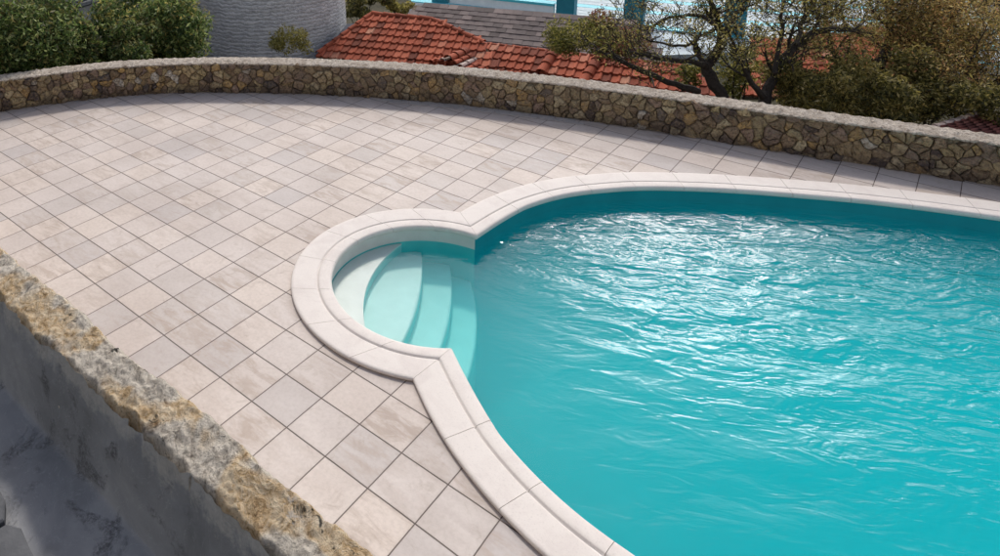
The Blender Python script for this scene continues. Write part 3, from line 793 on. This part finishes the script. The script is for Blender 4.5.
# lower red roof running right
e1 = spot(520, 72, 18.6)
sl2 = Slope(e1, (600, 83), R(21))
wing = empty('red_roofed_annexe', (e1.x, e1.y, gz(e1.x, e1.y)))
tag(wing, 'long orange red tiled annexe roof crossed by two rounded cap rows behind the wall', 'house')
pl = [sl2.uv(*q) for q in ((470,42),(482,42.5),(560,50),(640,60),(692,67),(735,105),(520,105),(470,80))]
vb = min(0, min(p[1] for p in pl)); tiles(sl2, pl, .21, .32, M['terracotta'], wing)
caps(sl2.P(*sl2.uv(476,42.5)), sl2.P(*sl2.uv(692,67)), .06, M['terracotta'], wing, lift=.02)
for (a, b) in (((556,50),(541,74)), ((601,55),(583,84))): caps(sl2.P(*sl2.uv(b[0], b[1])), sl2.P(*sl2.uv(*a)), .13, M['terracotta'], wing, name='cap_tile_row', lift=.06)
walls([sl2.P(*q) for q in (pl[0], pl[4], pl[5], pl[7])], gz(e1.x, e1.y)-1, M['rosy'], wing)
# little gable running out from the main roof toward the wall
ga = spot(468, 51, 18.9); gb = spot(448, 60, 18.2)
caps(gb, ga, .12, M['terracotta'], house, .3, 'gable_ridge', .05)
dirg = (ga-gb); sd = Vector((dirg.y, -dirg.x, 0)).normalized()
for k in range(1, 5):
    for s in (1, -1):
        if s == -1 and k > 3: continue
        a = gb+sd*s*.17*k-Vector((0,0,.055*k)); b = ga+sd*s*.17*k-Vector((0,0,.055*k))
        caps(a, b, .075, M['ridge_pale'] if (k+s) % 3 == 0 else M['terracotta'], house, .3, 'gable_tile_row', .03)
# grey strip of wall between tower and roof
q0 = spot(322, 54, 20.3); q1 = spot(347, 24, 21.2); q2 = spot(374, 22, 21.6); q3 = spot(330, 52, 20.1)
V = [q0, q3, q2, q1]; V2 = [p-Vector((0,0,1.5)) for p in V]
mesh_obj('side_parapet', V+V2, [(0,1,2,3),(0,4,5,1),(1,5,6,2),(2,6,7,3),(3,7,4,0)], M['slab'], house)
# grey weathered roof
e2 = spot(500, 50, 21.6)
sl3 = Slope(e2, (620, 63), R(20))
grey = empty('grey_roofed_house', (e2.x, e2.y, gz(e2.x, e2.y)))
tag(grey, 'wide low house with a weathered grey brown roof behind the red roofs', 'house')
pl = [sl3.uv(*q) for q in ((395,44),(414,5),(470,6),(560,13),(600,19),(648,25),(668,80),(560,72))]
tiles(sl3, pl, .30, .26, M['old_roof'], grey, 'flat')
walls([sl3.P(*q) for q in (pl[0], pl[1], pl[5], pl[6])], gz(e2.x, e2.y)-1, M['rosy'], grey, .15)
# red roof seen between the trees on the right
e3 = spot(740, 92, 17.5)
sl4 = Slope(e3, (900, 104), R(24))
rr = empty('tree_hidden_house', (e3.x, e3.y, gz(e3.x, e3.y)))
tag(rr, 'red tiled roof half hidden behind the olive brown trees on the right', 'house')
pl = [sl4.uv(*q) for q in ((742,96),(752,42),(925,24),(960,110))]
tiles(sl4, pl, .25, .32, M['terracotta'], rr)
walls([sl4.P(*q) for q in pl], gz(e3.x, e3.y)-1, M['rosy'], rr)
# dull red roof at the right edge, close behind the wall
ap = spot(985, 113, 11.5)
mr = empty('maroon_roofed_shed', (ap.x, ap.y, gz(ap.x, ap.y)))
tag(mr, 'dull maroon roof with a pale ridge peeping over the wall at the right edge', 'shed')
la = spot(925, 131, 10.6); rb = spot(1035, 152, 9.8); lb = spot(935, 165, 9.4); far_r = spot(1080, 122, 11.6)
def slope_pts(a, b, c, d, name):
    """tiled quad between ridge a-b and eave d-c"""
    mb = MB(); nr, nc2 = 9, 12
    for i in range(nr):
        for j in range(nc2):
            def Q(s, t): return a.lerp(b, s).lerp(d.lerp(c, s), t)
            t0, t1 = i/nr, (i+1.1)/nr; s0_, s1_ = j/nc2, (j+.96)/nc2; V = []
            for (t_, lift) in ((t1, .03), (t0, .008)):
                for w, hh in ((0,.0),(.3,.0),(.55,.02),(.8,.025),(1,.0)): V.append(Q(s0_+(s1_-s0_)*w, min(t_, 1.02))+Vector((0,0,hh+lift)))
            mb.add(V, [(k, k+1, 5+k+1, 5+k) for k in range(4)])
    mb.build(name, M['maroon_roof'], mr)
    mesh_obj('roof_deck', [p-Vector((0,0,.01)) for p in (a, b, c, d)], [(0,1,2,3)], M['mortar'], mr)
slope_pts(ap, spot(1030,138,10.6), lb+Vector((0,0,-.1)), la, 'left_slope')
caps(spot(1040,144,10.4), ap, .07, M['ridge_pale'], mr, .3, 'ridge_tiles', .05)
caps(la, ap, .045, M['ridge_pale'], mr, .3, 'hip_tiles', .05)
slope_pts(ap, spot(1030,138,10.6), spot(1090,150,10.9), spot(1060,122,12.), 'right_slope')
walls([la, ap-Vector((0,0,.3)), far_r-Vector((0,0,.5)), lb-Vector((0,0,.3))], gz(ap.x, ap.y)-1, M['rosy'], mr, .2)

# ------------------------------------------------------------------ teal and white veranda behind the grey roof
vz = spot(566, 16, 26.).z
p1 = spot_z(566, 16, vz); p2 = spot_z(625, 22.5, vz); ux = (p2-p1).normalized()
if ux.dot(RX) < 0: ux = -ux
q = frame(p1, ux)
ver = empty('white_veranda', (p1.x, p1.y, gz(p1.x, p1.y)))
tag(ver, 'whitewashed veranda with thick teal posts beyond the weathered grey roof', 'veranda')
mb = MB(); mb.box((-6,-.5,-2.6),(12,14,-.02), q); mb.build('veranda_base', M['white'], ver)
for x in (-4.8, 0, 2.25, 5.2):
    mb = MB(); w = .31
    mb.box((x-w,-.2,.0),(x+w,.25,2.6), q); mb.build('veranda_post', M['teal'], ver)
for k in range(9):
    mb = MB(); z = .06+k*.28
    if k == 0: continue
    mb.box((-6,12.2,z),(12,12.28,z+.2), q); mb.build('wall_board', M['white' if k % 3 else 'cyan'], ver)
mb = MB(); mb.box((-6,12.3,0),(12,12.5,2.6), q); mb.build('back_wall', M['white'], ver)
mb = MB(); mb.box((-6,-.15,2.6),(9,.2,2.8), q); mb.build('veranda_beam', M['white'], ver)
for k in range(26):
    mb = MB(); y = -.45+k*.5; mb.box((-6,y,-.01),(12,y+.46,.02), q); mb.build('floor_board', M['deckboard' if k % 4 else 'cyan'], ver)
mb = MB(); mb.box((-4.4,-.1,.02),(-.42,.05,.33), q); mb.build('low_wall', M['white'], ver)
mb = MB(); mb.box((-4.4,-.14,.33),(-.42,.09,.42), q); mb.build('low_wall_rail', M['cyan'], ver)

tp = [spot_z(x, y, -3.0) for x, y in ((632,20),(760,16),(770,52),(640,56))]
o = mesh_obj('courtyard', tp+[p-Vector((0,0,2.5)) for p in tp], [(0,1,2,3),(0,4,5,1),(1,5,6,2),(2,6,7,3),(3,7,4,0)], M['deckboard']); tag(o, kind='structure')
# stone hut at the top left
hp = spot(50, 22, 16.5); hr = spot(125, 6, 18.5); ux = Vector((hr.x-hp.x, hr.y-hp.y, 0)).normalized()
q = frame(Vector((hp.x, hp.y, 0)), ux)
hut = empty('stone_hut', (hp.x, hp.y, gz(hp.x, hp.y)))
tag(hut, 'grey stone hut with a rough stone roof course rising above the ivy at top left', 'hut')
zt = spot(50, 14.5, 16.5).z
mb = MB(); mb.box((-.35,0,-4.5),(5,3,zt-.04), q); mb.build('hut_wall', M['slab'], hut)
mb = MB()
for r_ in range(7):
    x = -.55
    while x < 5:
        L = random.uniform(.18,.4); mb.box((x,-.14+r_*.12+random.uniform(-.02,.02),zt+.02+r_*.11),(x+L-.02,.5+r_*.12,zt+.12+r_*.11+random.uniform(-.02,.0)), q); x += L
mb.build('stone_course', M['greystone'], hut)

# ------------------------------------------------------------------ parked car at the top right, on a pale road
cp = spot(974, 14, 40.); rz = gz(cp.x, cp.y)
rd = []
for (x, y) in ((900,60),(955,4),(1010,-14),(1300,-20),(1300,60),(985,40)):
    p = spot(x, y, 38.); rd.append(p)
axr = (Vector((RX.x, RX.y, 0))).normalized(); fh = Vector((FH.x, FH.y, 0))
cz = cp.z
base_c = Vector((cp.x, cp.y, cz))
V = [base_c+axr*a+fh*b+Vector((0,0,-.03+c)) for a, b, c in ((-1.2,-4.5,-.1),(14,-4.5,-.1),(14,6,0),(-1.2,6,0))]
o = mesh_obj('road', V+[p-Vector((0,0,3)) for p in V], [(0,1,2,3),(0,4,5,1),(1,5,6,2),(2,6,7,3),(3,7,4,0)], M['road']); tag(o, kind='structure')
car = empty('parked_car', base_c)
tag(car, 'dark navy hatchback parked on the pale road at the top right corner', 'car')
q = frame(base_c, axr)
pr = [(0,.35),(.02,.75),(.12,.95),(.35,1.35),(.6,1.46),(1.9,1.48),(2.5,1.38),(3.1,.98),(3.95,.82),(4.1,.6),(4.12,.3)]
V = []; 
for (y, ins) in ((0,.0),(.06,.06),(1.64,.06),(1.7,.0)):
    for (x, z) in pr: V.append(q@Vector((x, y+(0.12 if z > 1 and y < .8 else (-.12 if z > 1 else 0)), z)))
n = len(pr); F = [(k*n+i, k*n+i+1, (k+1)*n+i+1, (k+1)*n+i) for k in range(3) for i in range(n-1)]+[tuple(range(n)), tuple(3*n+i for i in reversed(range(n)))]
mesh_obj('body', V, F, M['navy'], car)
mb = MB(); mb.add([q@Vector(p) for p in ((.42,.105,1.02),(1.3,.105,1.02),(1.3,.105,1.36),(.6,.105,1.38),(.42,.09,1.02),(1.3,.09,1.02),(1.3,.115,1.36),(.6,.115,1.38))], [(4,5,6,7)]); mb.build('window', M['glass'], car)
mb = MB(); mb.add([q@Vector(p) for p in ((1.4,.09,1.02),(2.75,.09,1.02),(2.4,.115,1.34),(1.4,.115,1.37))], [(0,1,2,3)]); mb.build('window', M['glass'], car)
for x in (.78, 3.25):
    for y in (.02, 1.68):
        mb = MB(); mb.tube([q@Vector((x, y-.1, .31)), q@Vector((x, y+.1, .31))], .31, 24); w = mb.build('wheel', M['rubber'], car)
        mb = MB(); mb.tube([q@Vector((x, y-.115, .31)), q@Vector((x, y+.115, .31))], .19, 16); mb.build('rim', M['alloy'], w)
mb = MB(); mb.box((-.02,.1,.74),(.06,.4,.9), q); mb.build('tail_lamp', M['lampglass'], car)
mb = MB(); mb.box((3.9,.1,.6),(4.06,.4,.74), q); mb.build('headlight', M['lampglass'], car)

# ------------------------------------------------------------------ foliage
def leaves(name, clumps, n, size, mat, parent=None, droop=0., shell=.55):
    """clumps: (centre, (rx,ry,rz)); n leaves shared by volume"""
    vol = np.array([c[1][0]*c[1][1]*c[1][2] for c in clumps])**(.75); vol = vol/vol.sum(); P = []
    for (c, r_), w in zip(clumps, vol):
        k = max(4, int(n*w)); d = rng.normal(size=(k, 3)); d /= np.linalg.norm(d, axis=1)[:, None]
        rad = shell+(1-shell)*rng.random(k)**.6; rad *= 1+.28*np.sin(d[:,0]*7+c[0]*3)*np.cos(d[:,2]*6+c[1]*5)+.16*rng.normal(size=k)*(rng.random(k) < .3)
        P.append(np.array(c)+d*rad[:, None]*np.array(r_))
    P = np.concatenate(P); return leaf_mesh(name, P, size, mat, parent)
def leaf_mesh(name, P, size, mat, parent):
    k = len(P); a = rng.normal(size=(k, 3)); a /= np.linalg.norm(a, axis=1)[:, None]
    b = rng.normal(size=(k, 3)); b -= a*(a*b).sum(1)[:, None]; b /= np.linalg.norm(b, axis=1)[:, None]
    s = size*(.55+.9*rng.random(k))[:, None]; w = s*.34; nrm = np.cross(a, b)
    v = np.stack([P-a*s, P+b*w-nrm*w*.25, P+a*s, P-b*w-nrm*w*.25], 1).reshape(-1, 3)
    me = bpy.data.meshes.new(name); me.vertices.add(4*k); me.vertices.foreach_set('co', v.ravel())
    me.loops.add(4*k); me.loops.foreach_set('vertex_index', np.arange(4*k)); me.polygons.add(k)
    me.polygons.foreach_set('loop_start', np.arange(k)*4); me.polygons.foreach_set('loop_total', np.full(k, 4)); me.update(); me.validate()
    me.materials.append(mat); o = bpy.data.objects.new(name, me); COL.objects.link(o)
    if parent: o.parent = parent; o.matrix_parent_inverse = Matrix.Translation(-parent.location)
    return o
def bush(name, label, cat, pix, d, rpx, n, size, mat, group=None, sub=14, deep=.8, seed=1, mat2=None, stems=True, sp=.95):
    """a bush whose middle stands where pixel pix lies at depth d, rpx = half width and half height in pixels"""
    random.seed(seed); c = spot(*pix, d); rx = rpx[0]*d/F_; rz_ = rpx[1]*d/F_; g_ = gz(c.x, c.y)
    e = empty(name, (c.x, c.y, g_)); tag(e, label, cat, group)
    H = Vector((RX.x, RX.y, 0)).normalized(); D = Vector((FH.x, FH.y, 0)); cl = []
    for k in range(sub):
        a = random.uniform(-1, 1); b = random.uniform(-1, 1); z = random.uniform(-1, 1)*(1-.45*abs(a)**2)
        r_ = random.uniform(.28, .46)*min(rx, rz_)*1.0
        cc = c+H*a*(rx-r_)*sp+D*b*deep*rx*.6+Vector((0,0,1))*z*(rz_-r_*.7); cl.append((tuple(cc), (r_*1.15, r_*1.15, r_*.85)))
    leaves('foliage', cl, n, size, mat, e)
    if mat2 is not None:
        m_, fr_, side = mat2; cl2 = [q for q in cl if side is None or (Vector(q[0])-c).dot(H)*side > 0]
        leaves('foliage', [(c_, (r_[0]*1.05,)*3) for c_, r_ in cl2], int(n*fr_), size, m_, e)
    if stems:
        mb = MB()
        for k in range(0, len(cl), 2):
            t_ = Vector(cl[k][0]); b0 = Vector((c.x, c.y, g_))+Vector((random.uniform(-.2,.2), random.uniform(-.2,.2), -.1)); md = b0.lerp(t_, .5)+Vector((random.uniform(-.15,.15), random.uniform(-.15,.15), .2))
            mb.tube([b0, md, t_], [.035, .022, .008], 6)
        mb.build('stem', M['bark'], e)
    return e
g1 = 'ivy bushes behind the left end of the wall'
bush('ivy_bush', 'largest dark green ivy mound behind the wall at the far left edge', 'bush', (8, 40), 11.4, (72, 60), 36000, .040, M['ivy'], g1, 44, seed=3, sp=1.05, stems=False, mat2=(M['darkgreen'], .25, None))
bush('ivy_bush', 'dark ivy mound growing in front of the grey stone hut', 'bush', (92, 50), 12.2, (72, 31), 32000, .040, M['ivy'], g1, 40, seed=4, sp=1.1, stems=False, mat2=(M['darkgreen'], .3, None))
bush('ivy_bush', 'yellowish green ivy mound between the stone hut and the round tower', 'bush', (156, 28), 13.2, (60, 50), 36000, .042, M['ivy'], g1, 44, seed=9, sp=1.05, stems=False, mat2=(M['yellow'], .15, None))
bush('shrub', 'small yellow green shrub against the foot of the round tower', 'shrub', (292, 44), 17.5, (24, 19), 2600, .036, M['yellow'], None, 14, seed=6, stems=False)
bush('shrub', 'dark green shrub behind the red roof beside the tower', 'shrub', (366, 4), 25., (26, 18), 2600, .08, M['darkgreen'], None, 9, seed=7)
bush('shrub', 'pale twiggy shrub peeping over the top of the red hip roof', 'shrub', (405, 4), 25., (20, 12), 1200, .07, M['yellow'], None, 7, seed=8)
bush('shrub', 'round olive green bush with a reddish right side over the lower red roof', 'bush', (597, 37), 16.2, (52, 26), 9500, .036, M['green'], None, 34, seed=12, stems=False, mat2=(M['redleaf'], .45, 1))

def grow(mb, p, d, L, r_, depth, tips, seedv, bend=.28, kids=3, up_=.1):
    n = 5; pts_ = [p]; rad = [r_]; dd = d.normalized()
    for k in range(n):
        dd = (dd+Vector((random.uniform(-bend,bend), random.uniform(-bend,bend), random.uniform(-bend,bend)+up_*.3))).normalized()
        pts_.append(pts_[-1]+dd*L/n); rad.append(max(.004, r_*(1-.62*(k+1)/n)))
    mb.tube(pts_, rad, 6 if depth > 1 else 4)
    if depth <= 1: tips += pts_[2:]
    if depth == 0: return
    for k in range(kids):
        i = random.randint(2, n); side = Vector((random.uniform(-1,1), random.uniform(-1,1), random.uniform(-.5,1))).normalized()
        grow(mb, pts_[i], (dd*.6+side*.9), L*random.uniform(.55,.75), max(.004, rad[i]*.7), depth-1, tips, seedv, bend, kids, up_)
def tree(label, name, limbs, d, seed, leafs, leafsize, mat, depth=2, L=.9, kids=3, spread=.16, mat2=None, group=None, tipr=.5):
    """limbs: list of pixel polylines with widths in pixels and a depth offset; twigs grow from each"""
    random.seed(seed); b = spot(*limbs[0][0][0][:2], d); g_ = gz(b.x, b.y); e = empty(name, (b.x, b.y, g_)); tag(e, label, 'tree', group)
    mb = MB(); tips = []
    for li, (pl_, off, tw_) in enumerate(limbs):
        P = []; rad = []
        n_ = len(pl_)
        for k, (x, y, w) in enumerate(pl_):
            dd = d+off*k/max(1, n_-1); P.append(spot(x, y, dd)); rad.append(w*dd/F_/2)
        if li == 0: P.insert(0, Vector((P[0].x, P[0].y, g_-.1))); rad.insert(0, rad[0]*1.25)
        sm = [P[0]]; rs = [rad[0]]
        for k in range(len(P)-1):
            for t_ in (.33, .66, 1): 
                q_ = P[k].lerp(P[k+1], t_)
                if t_ < 1: q_ = q_+Vector((random.uniform(-1,1), random.uniform(-1,1), random.uniform(-1,1)))*.02
                sm.append(q_); rs.append(rad[k]+(rad[k+1]-rad[k])*t_)
        mb.tube(sm, rs, 8)
        for k in range(tw_):
            i = random.randint(max(3, int(len(sm)*.35)), len(sm)-1)
            side = Vector((random.uniform(-1,1), random.uniform(-1,1), random.uniform(-.35,1)))
            dd = (sm[i]-sm[i-1]).normalized(); grow(mb, sm[i], dd*.5+side, L*random.uniform(.6,1.1), max(.008, rs[i]*.55), depth, tips, seed, .3, kids)
    mb.build('trunk', M['bark'], e)
    T = np.array([tuple(t_) for t_ in tips])
    def cloud(nn): 
        i = rng.integers(0, len(T), nn); return T[i]+rng.normal(size=(nn, 3))*spread
    leaf_mesh('crown', cloud(leafs), leafsize, mat, e)
    if mat2: leaf_mesh('crown', cloud(int(leafs*mat2[1])), leafsize, mat2[0], e)
    return e
tree('bare dark twisted tree with sparse leaves leaning left over the red roof', 'twisted_tree', [
    ([(722,96,12),(712,80,12),(706,66,11),(716,54,9),(722,44,9),(722,32,9),(716,20,7),(712,6,5),(708,-12,4)], .4, 9),
    ([(706,66,7),(694,62,5),(672,60,5),(652,57,3.5),(630,52,2.5)], -.5, 5),
    ([(707,66,5),(697,54,4),(692,43,4),(700,36,3),(714,30,3)], .3, 3),
    ([(698,92,8),(676,84,6),(655,76,5.5),(636,68,5),(616,58,4),(596,50,2.5)], -.3, 5),
    ([(718,26,5),(702,16,4),(684,16,3),(664,20,2.5),(648,30,2)], .5, 6),
    ([(692,44,3),(672,46,2.5),(656,42,2),(640,36,1.5)], .4, 4),
    ([(722,36,5),(734,20,4),(742,4,3),(750,-10,2.5)], .8, 6)], 11.2, 21, 3400, .022, M['green'], 3, .5, 3, .06, (M['olive'], .6))
tree('dark forked tree with olive leaves right of the twisted one, a limb arching right', 'forked_tree', [
    ([(764,104,12),(768,88,10),(776,72,8),(784,58,8),(796,45,8),(812,34,7),(832,29,5),(860,30,3)], .6, 8),
    ([(764,98,7),(752,84,5),(744,68,4),(736,50,3),(728,30,2)], -.5, 6),
    ([(776,74,5),(777,56,4),(782,36,3.5),(782,10,3),(784,-14,3)], .5, 8),
    ([(796,45,4),(800,25,4),(812,8,3),(822,-12,3)], 1., 8)], 11.0, 22, 6500, .024, M['olive'], 3, .62, 3, .09, (M['green'], .35))
tree('broad golden brown tree filling the upper right behind the wall', 'golden_tree', [
    ([(862,118,12),(870,90,11),(880,66,9),(888,44,7),(890,20,6),(890,-12,5)], .8, 14),
    ([(870,92,7),(846,70,6),(830,48,5),(826,20,4),(826,-8,3)], .4, 11),
    ([(872,88,7),(900,62,6),(925,45,5),(950,24,4),(962,0,3)], .5, 13),
    ([(868,100,6),(900,90,5),(935,78,4),(968,66,3)], -.4, 10)], 12.4, 23, 25000, .025, M['gold'], 3, .75, 3, .12, (M['olive'], .75))
tree('dense olive brown tree at the right edge behind the wall', 'olive_tree', [
    ([(985,128,10),(980,100,9),(972,76,8),(968,52,6),(972,30,5)], .2, 14),
    ([(980,100,6),(1000,80,5),(1022,60,4),(1040,40,3)], .2, 10),
    ([(972,76,5),(950,60,4),(934,44,3)], .2, 9)], 13.4, 24, 17000, .026, M['olive'], 3, .75, 3, .13, (M['gold'], .5))
tag_ = 'dark undergrowth shrubs behind the wall below the trees'
bush('undergrowth_shrub', 'dark green undergrowth shrub under the golden brown tree', 'shrub', (915, 96), 11.4, (80, 40), 17000, .034, M['darkgreen'], tag_, 20, seed=31, mat2=(M['olive'], .6, None))
bush('undergrowth_shrub', 'olive undergrowth shrub between the forked tree and golden tree', 'shrub', (828, 88), 11.0, (52, 38), 11000, .032, M['olive'], tag_, 16, seed=32, mat2=(M['darkgreen'], .6, None))
bush('undergrowth_shrub', 'leafy green shrub just right of the twisted trunk above the wall', 'shrub', (738, 72), 12.0, (26, 30), 2600, .032, M['green'], tag_, 12, seed=33)
bush('undergrowth_shrub', 'leafy green shrub just left of the twisted trunk above the wall', 'shrub', (690, 76), 12.0, (22, 15), 1300, .032, M['green'], tag_, 9, seed=34)

# ------------------------------------------------------------------ light, sky, render settings
SAZ, SEL = 128., 48.
sv = Vector((math.cos(R(SAZ))*math.cos(R(SEL)), math.sin(R(SAZ))*math.cos(R(SEL)), math.sin(R(SEL))))
sd_ = bpy.data.lights.new('sun', 'SUN'); so = bpy.data.objects.new('sun', sd_); COL.objects.link(so)
so.rotation_euler = sv.to_track_quat('Z', 'Y').to_euler(); sd_.energy = 2.1; sd_.angle = R(6); sd_.color = (1, .94, .86)
w = bpy.data.worlds.new('World'); scene.world = w; w.use_nodes = True; nt = w.node_tree; nt.nodes.clear()
sky = nt.nodes.new('ShaderNodeTexSky'); sky.sky_type = 'NISHITA'; sky.sun_disc = False
sky.sun_elevation = R(SEL); sky.sun_rotation = R(90-SAZ); sky.dust_density = 2.5; sky.air_density = 1.; sky.altitude = 50
tc = nt.nodes.new('ShaderNodeTexCoord')
cn = nt.nodes.new('ShaderNodeTexNoise'); cn.inputs['Scale'].default_value = 2.2; cn.inputs['Detail'].default_value = 6; cn.inputs['Roughness'].default_value = .6
mp = nt.nodes.new('ShaderNodeMapping'); mp.inputs['Scale'].default_value = (1, 1, 2.2); nt.links.new(tc.outputs['Generated'], mp.inputs[0]); nt.links.new(mp.outputs[0], cn.inputs['Vector'])
cm0 = ramp(nt, cn.outputs[0], [(.36, (.35,)*3), (.60, (1.,)*3)])
sp_ = nt.nodes.new('ShaderNodeSeparateXYZ'); nt.links.new(tc.outputs['Generated'], sp_.inputs[0])
el_ = ramp(nt, sp_.outputs[2], [(.35, (.9,)*3), (.54, (.05,)*3)])          # cloud bank low in the sky, thinner overhead
cm = math_(nt, 'MULTIPLY', cm0, el_)
cloud = (11.0, 10.6, 10.6)
# a bright break in the clouds, the one that glitters on the pool
def dirv(az, el): return (math.cos(R(az))*math.cos(R(el)), math.sin(R(az))*math.cos(R(el)), math.sin(R(el)))
nv = nt.nodes.new('ShaderNodeVectorMath'); nv.operation = 'NORMALIZE'; nt.links.new(tc.outputs['Generated'], nv.inputs[0])
dv = nt.nodes.new('ShaderNodeVectorMath'); dv.operation = 'DOT_PRODUCT'; nt.links.new(nv.outputs[0], dv.inputs[0]); dv.inputs[1].default_value = dirv(104, 26)
spotc = ramp(nt, dv.outputs['Value'], [(math.cos(R(17)), (0,)*3), (math.cos(R(11)), (.07,)*3), (math.cos(R(6)), (.28,)*3), (math.cos(R(4)), (.9,)*3)])
cn2 = nt.nodes.new('ShaderNodeTexNoise'); cn2.inputs['Scale'].default_value = 7; cn2.inputs['Detail'].default_value = 5; nt.links.new(tc.outputs['Generated'], cn2.inputs['Vector'])
spotc = math_(nt, 'MULTIPLY', spotc, ramp(nt, cn2.outputs[0], [(.35, (.3,)*3), (.6, (1,)*3)]))
cmix = nt.nodes.new('ShaderNodeMix'); cmix.data_type = 'RGBA'; nt.links.new(cm, cmix.inputs[0]); nt.links.new(sky.outputs[0], cmix.inputs[6]); cmix.inputs[7].default_value = (*cloud, 1)
cad = nt.nodes.new('ShaderNodeMix'); cad.data_type = 'RGBA'; nt.links.new(spotc, cad.inputs[0]); nt.links.new(cmix.outputs[2], cad.inputs[6]); cad.inputs[7].default_value = (300, 295, 290, 1)
bg = nt.nodes.new('ShaderNodeBackground'); bg.inputs[1].default_value = .12; nt.links.new(cad.outputs[2], bg.inputs[0])
wo = nt.nodes.new('ShaderNodeOutputWorld'); nt.links.new(bg.outputs[0], wo.inputs[0])
scene.view_settings.view_transform = 'Standard'; scene.view_settings.look = 'None'; scene.view_settings.gamma = 1; scene.view_settings.exposure = 0.07
scene.render.engine = 'CYCLES'
scene.cycles.max_bounces = 8; scene.cycles.volume_bounces = 4; scene.cycles.transparent_max_bounces = 16
scene.cycles.caustics_reflective = False; scene.cycles.caustics_refractive = False
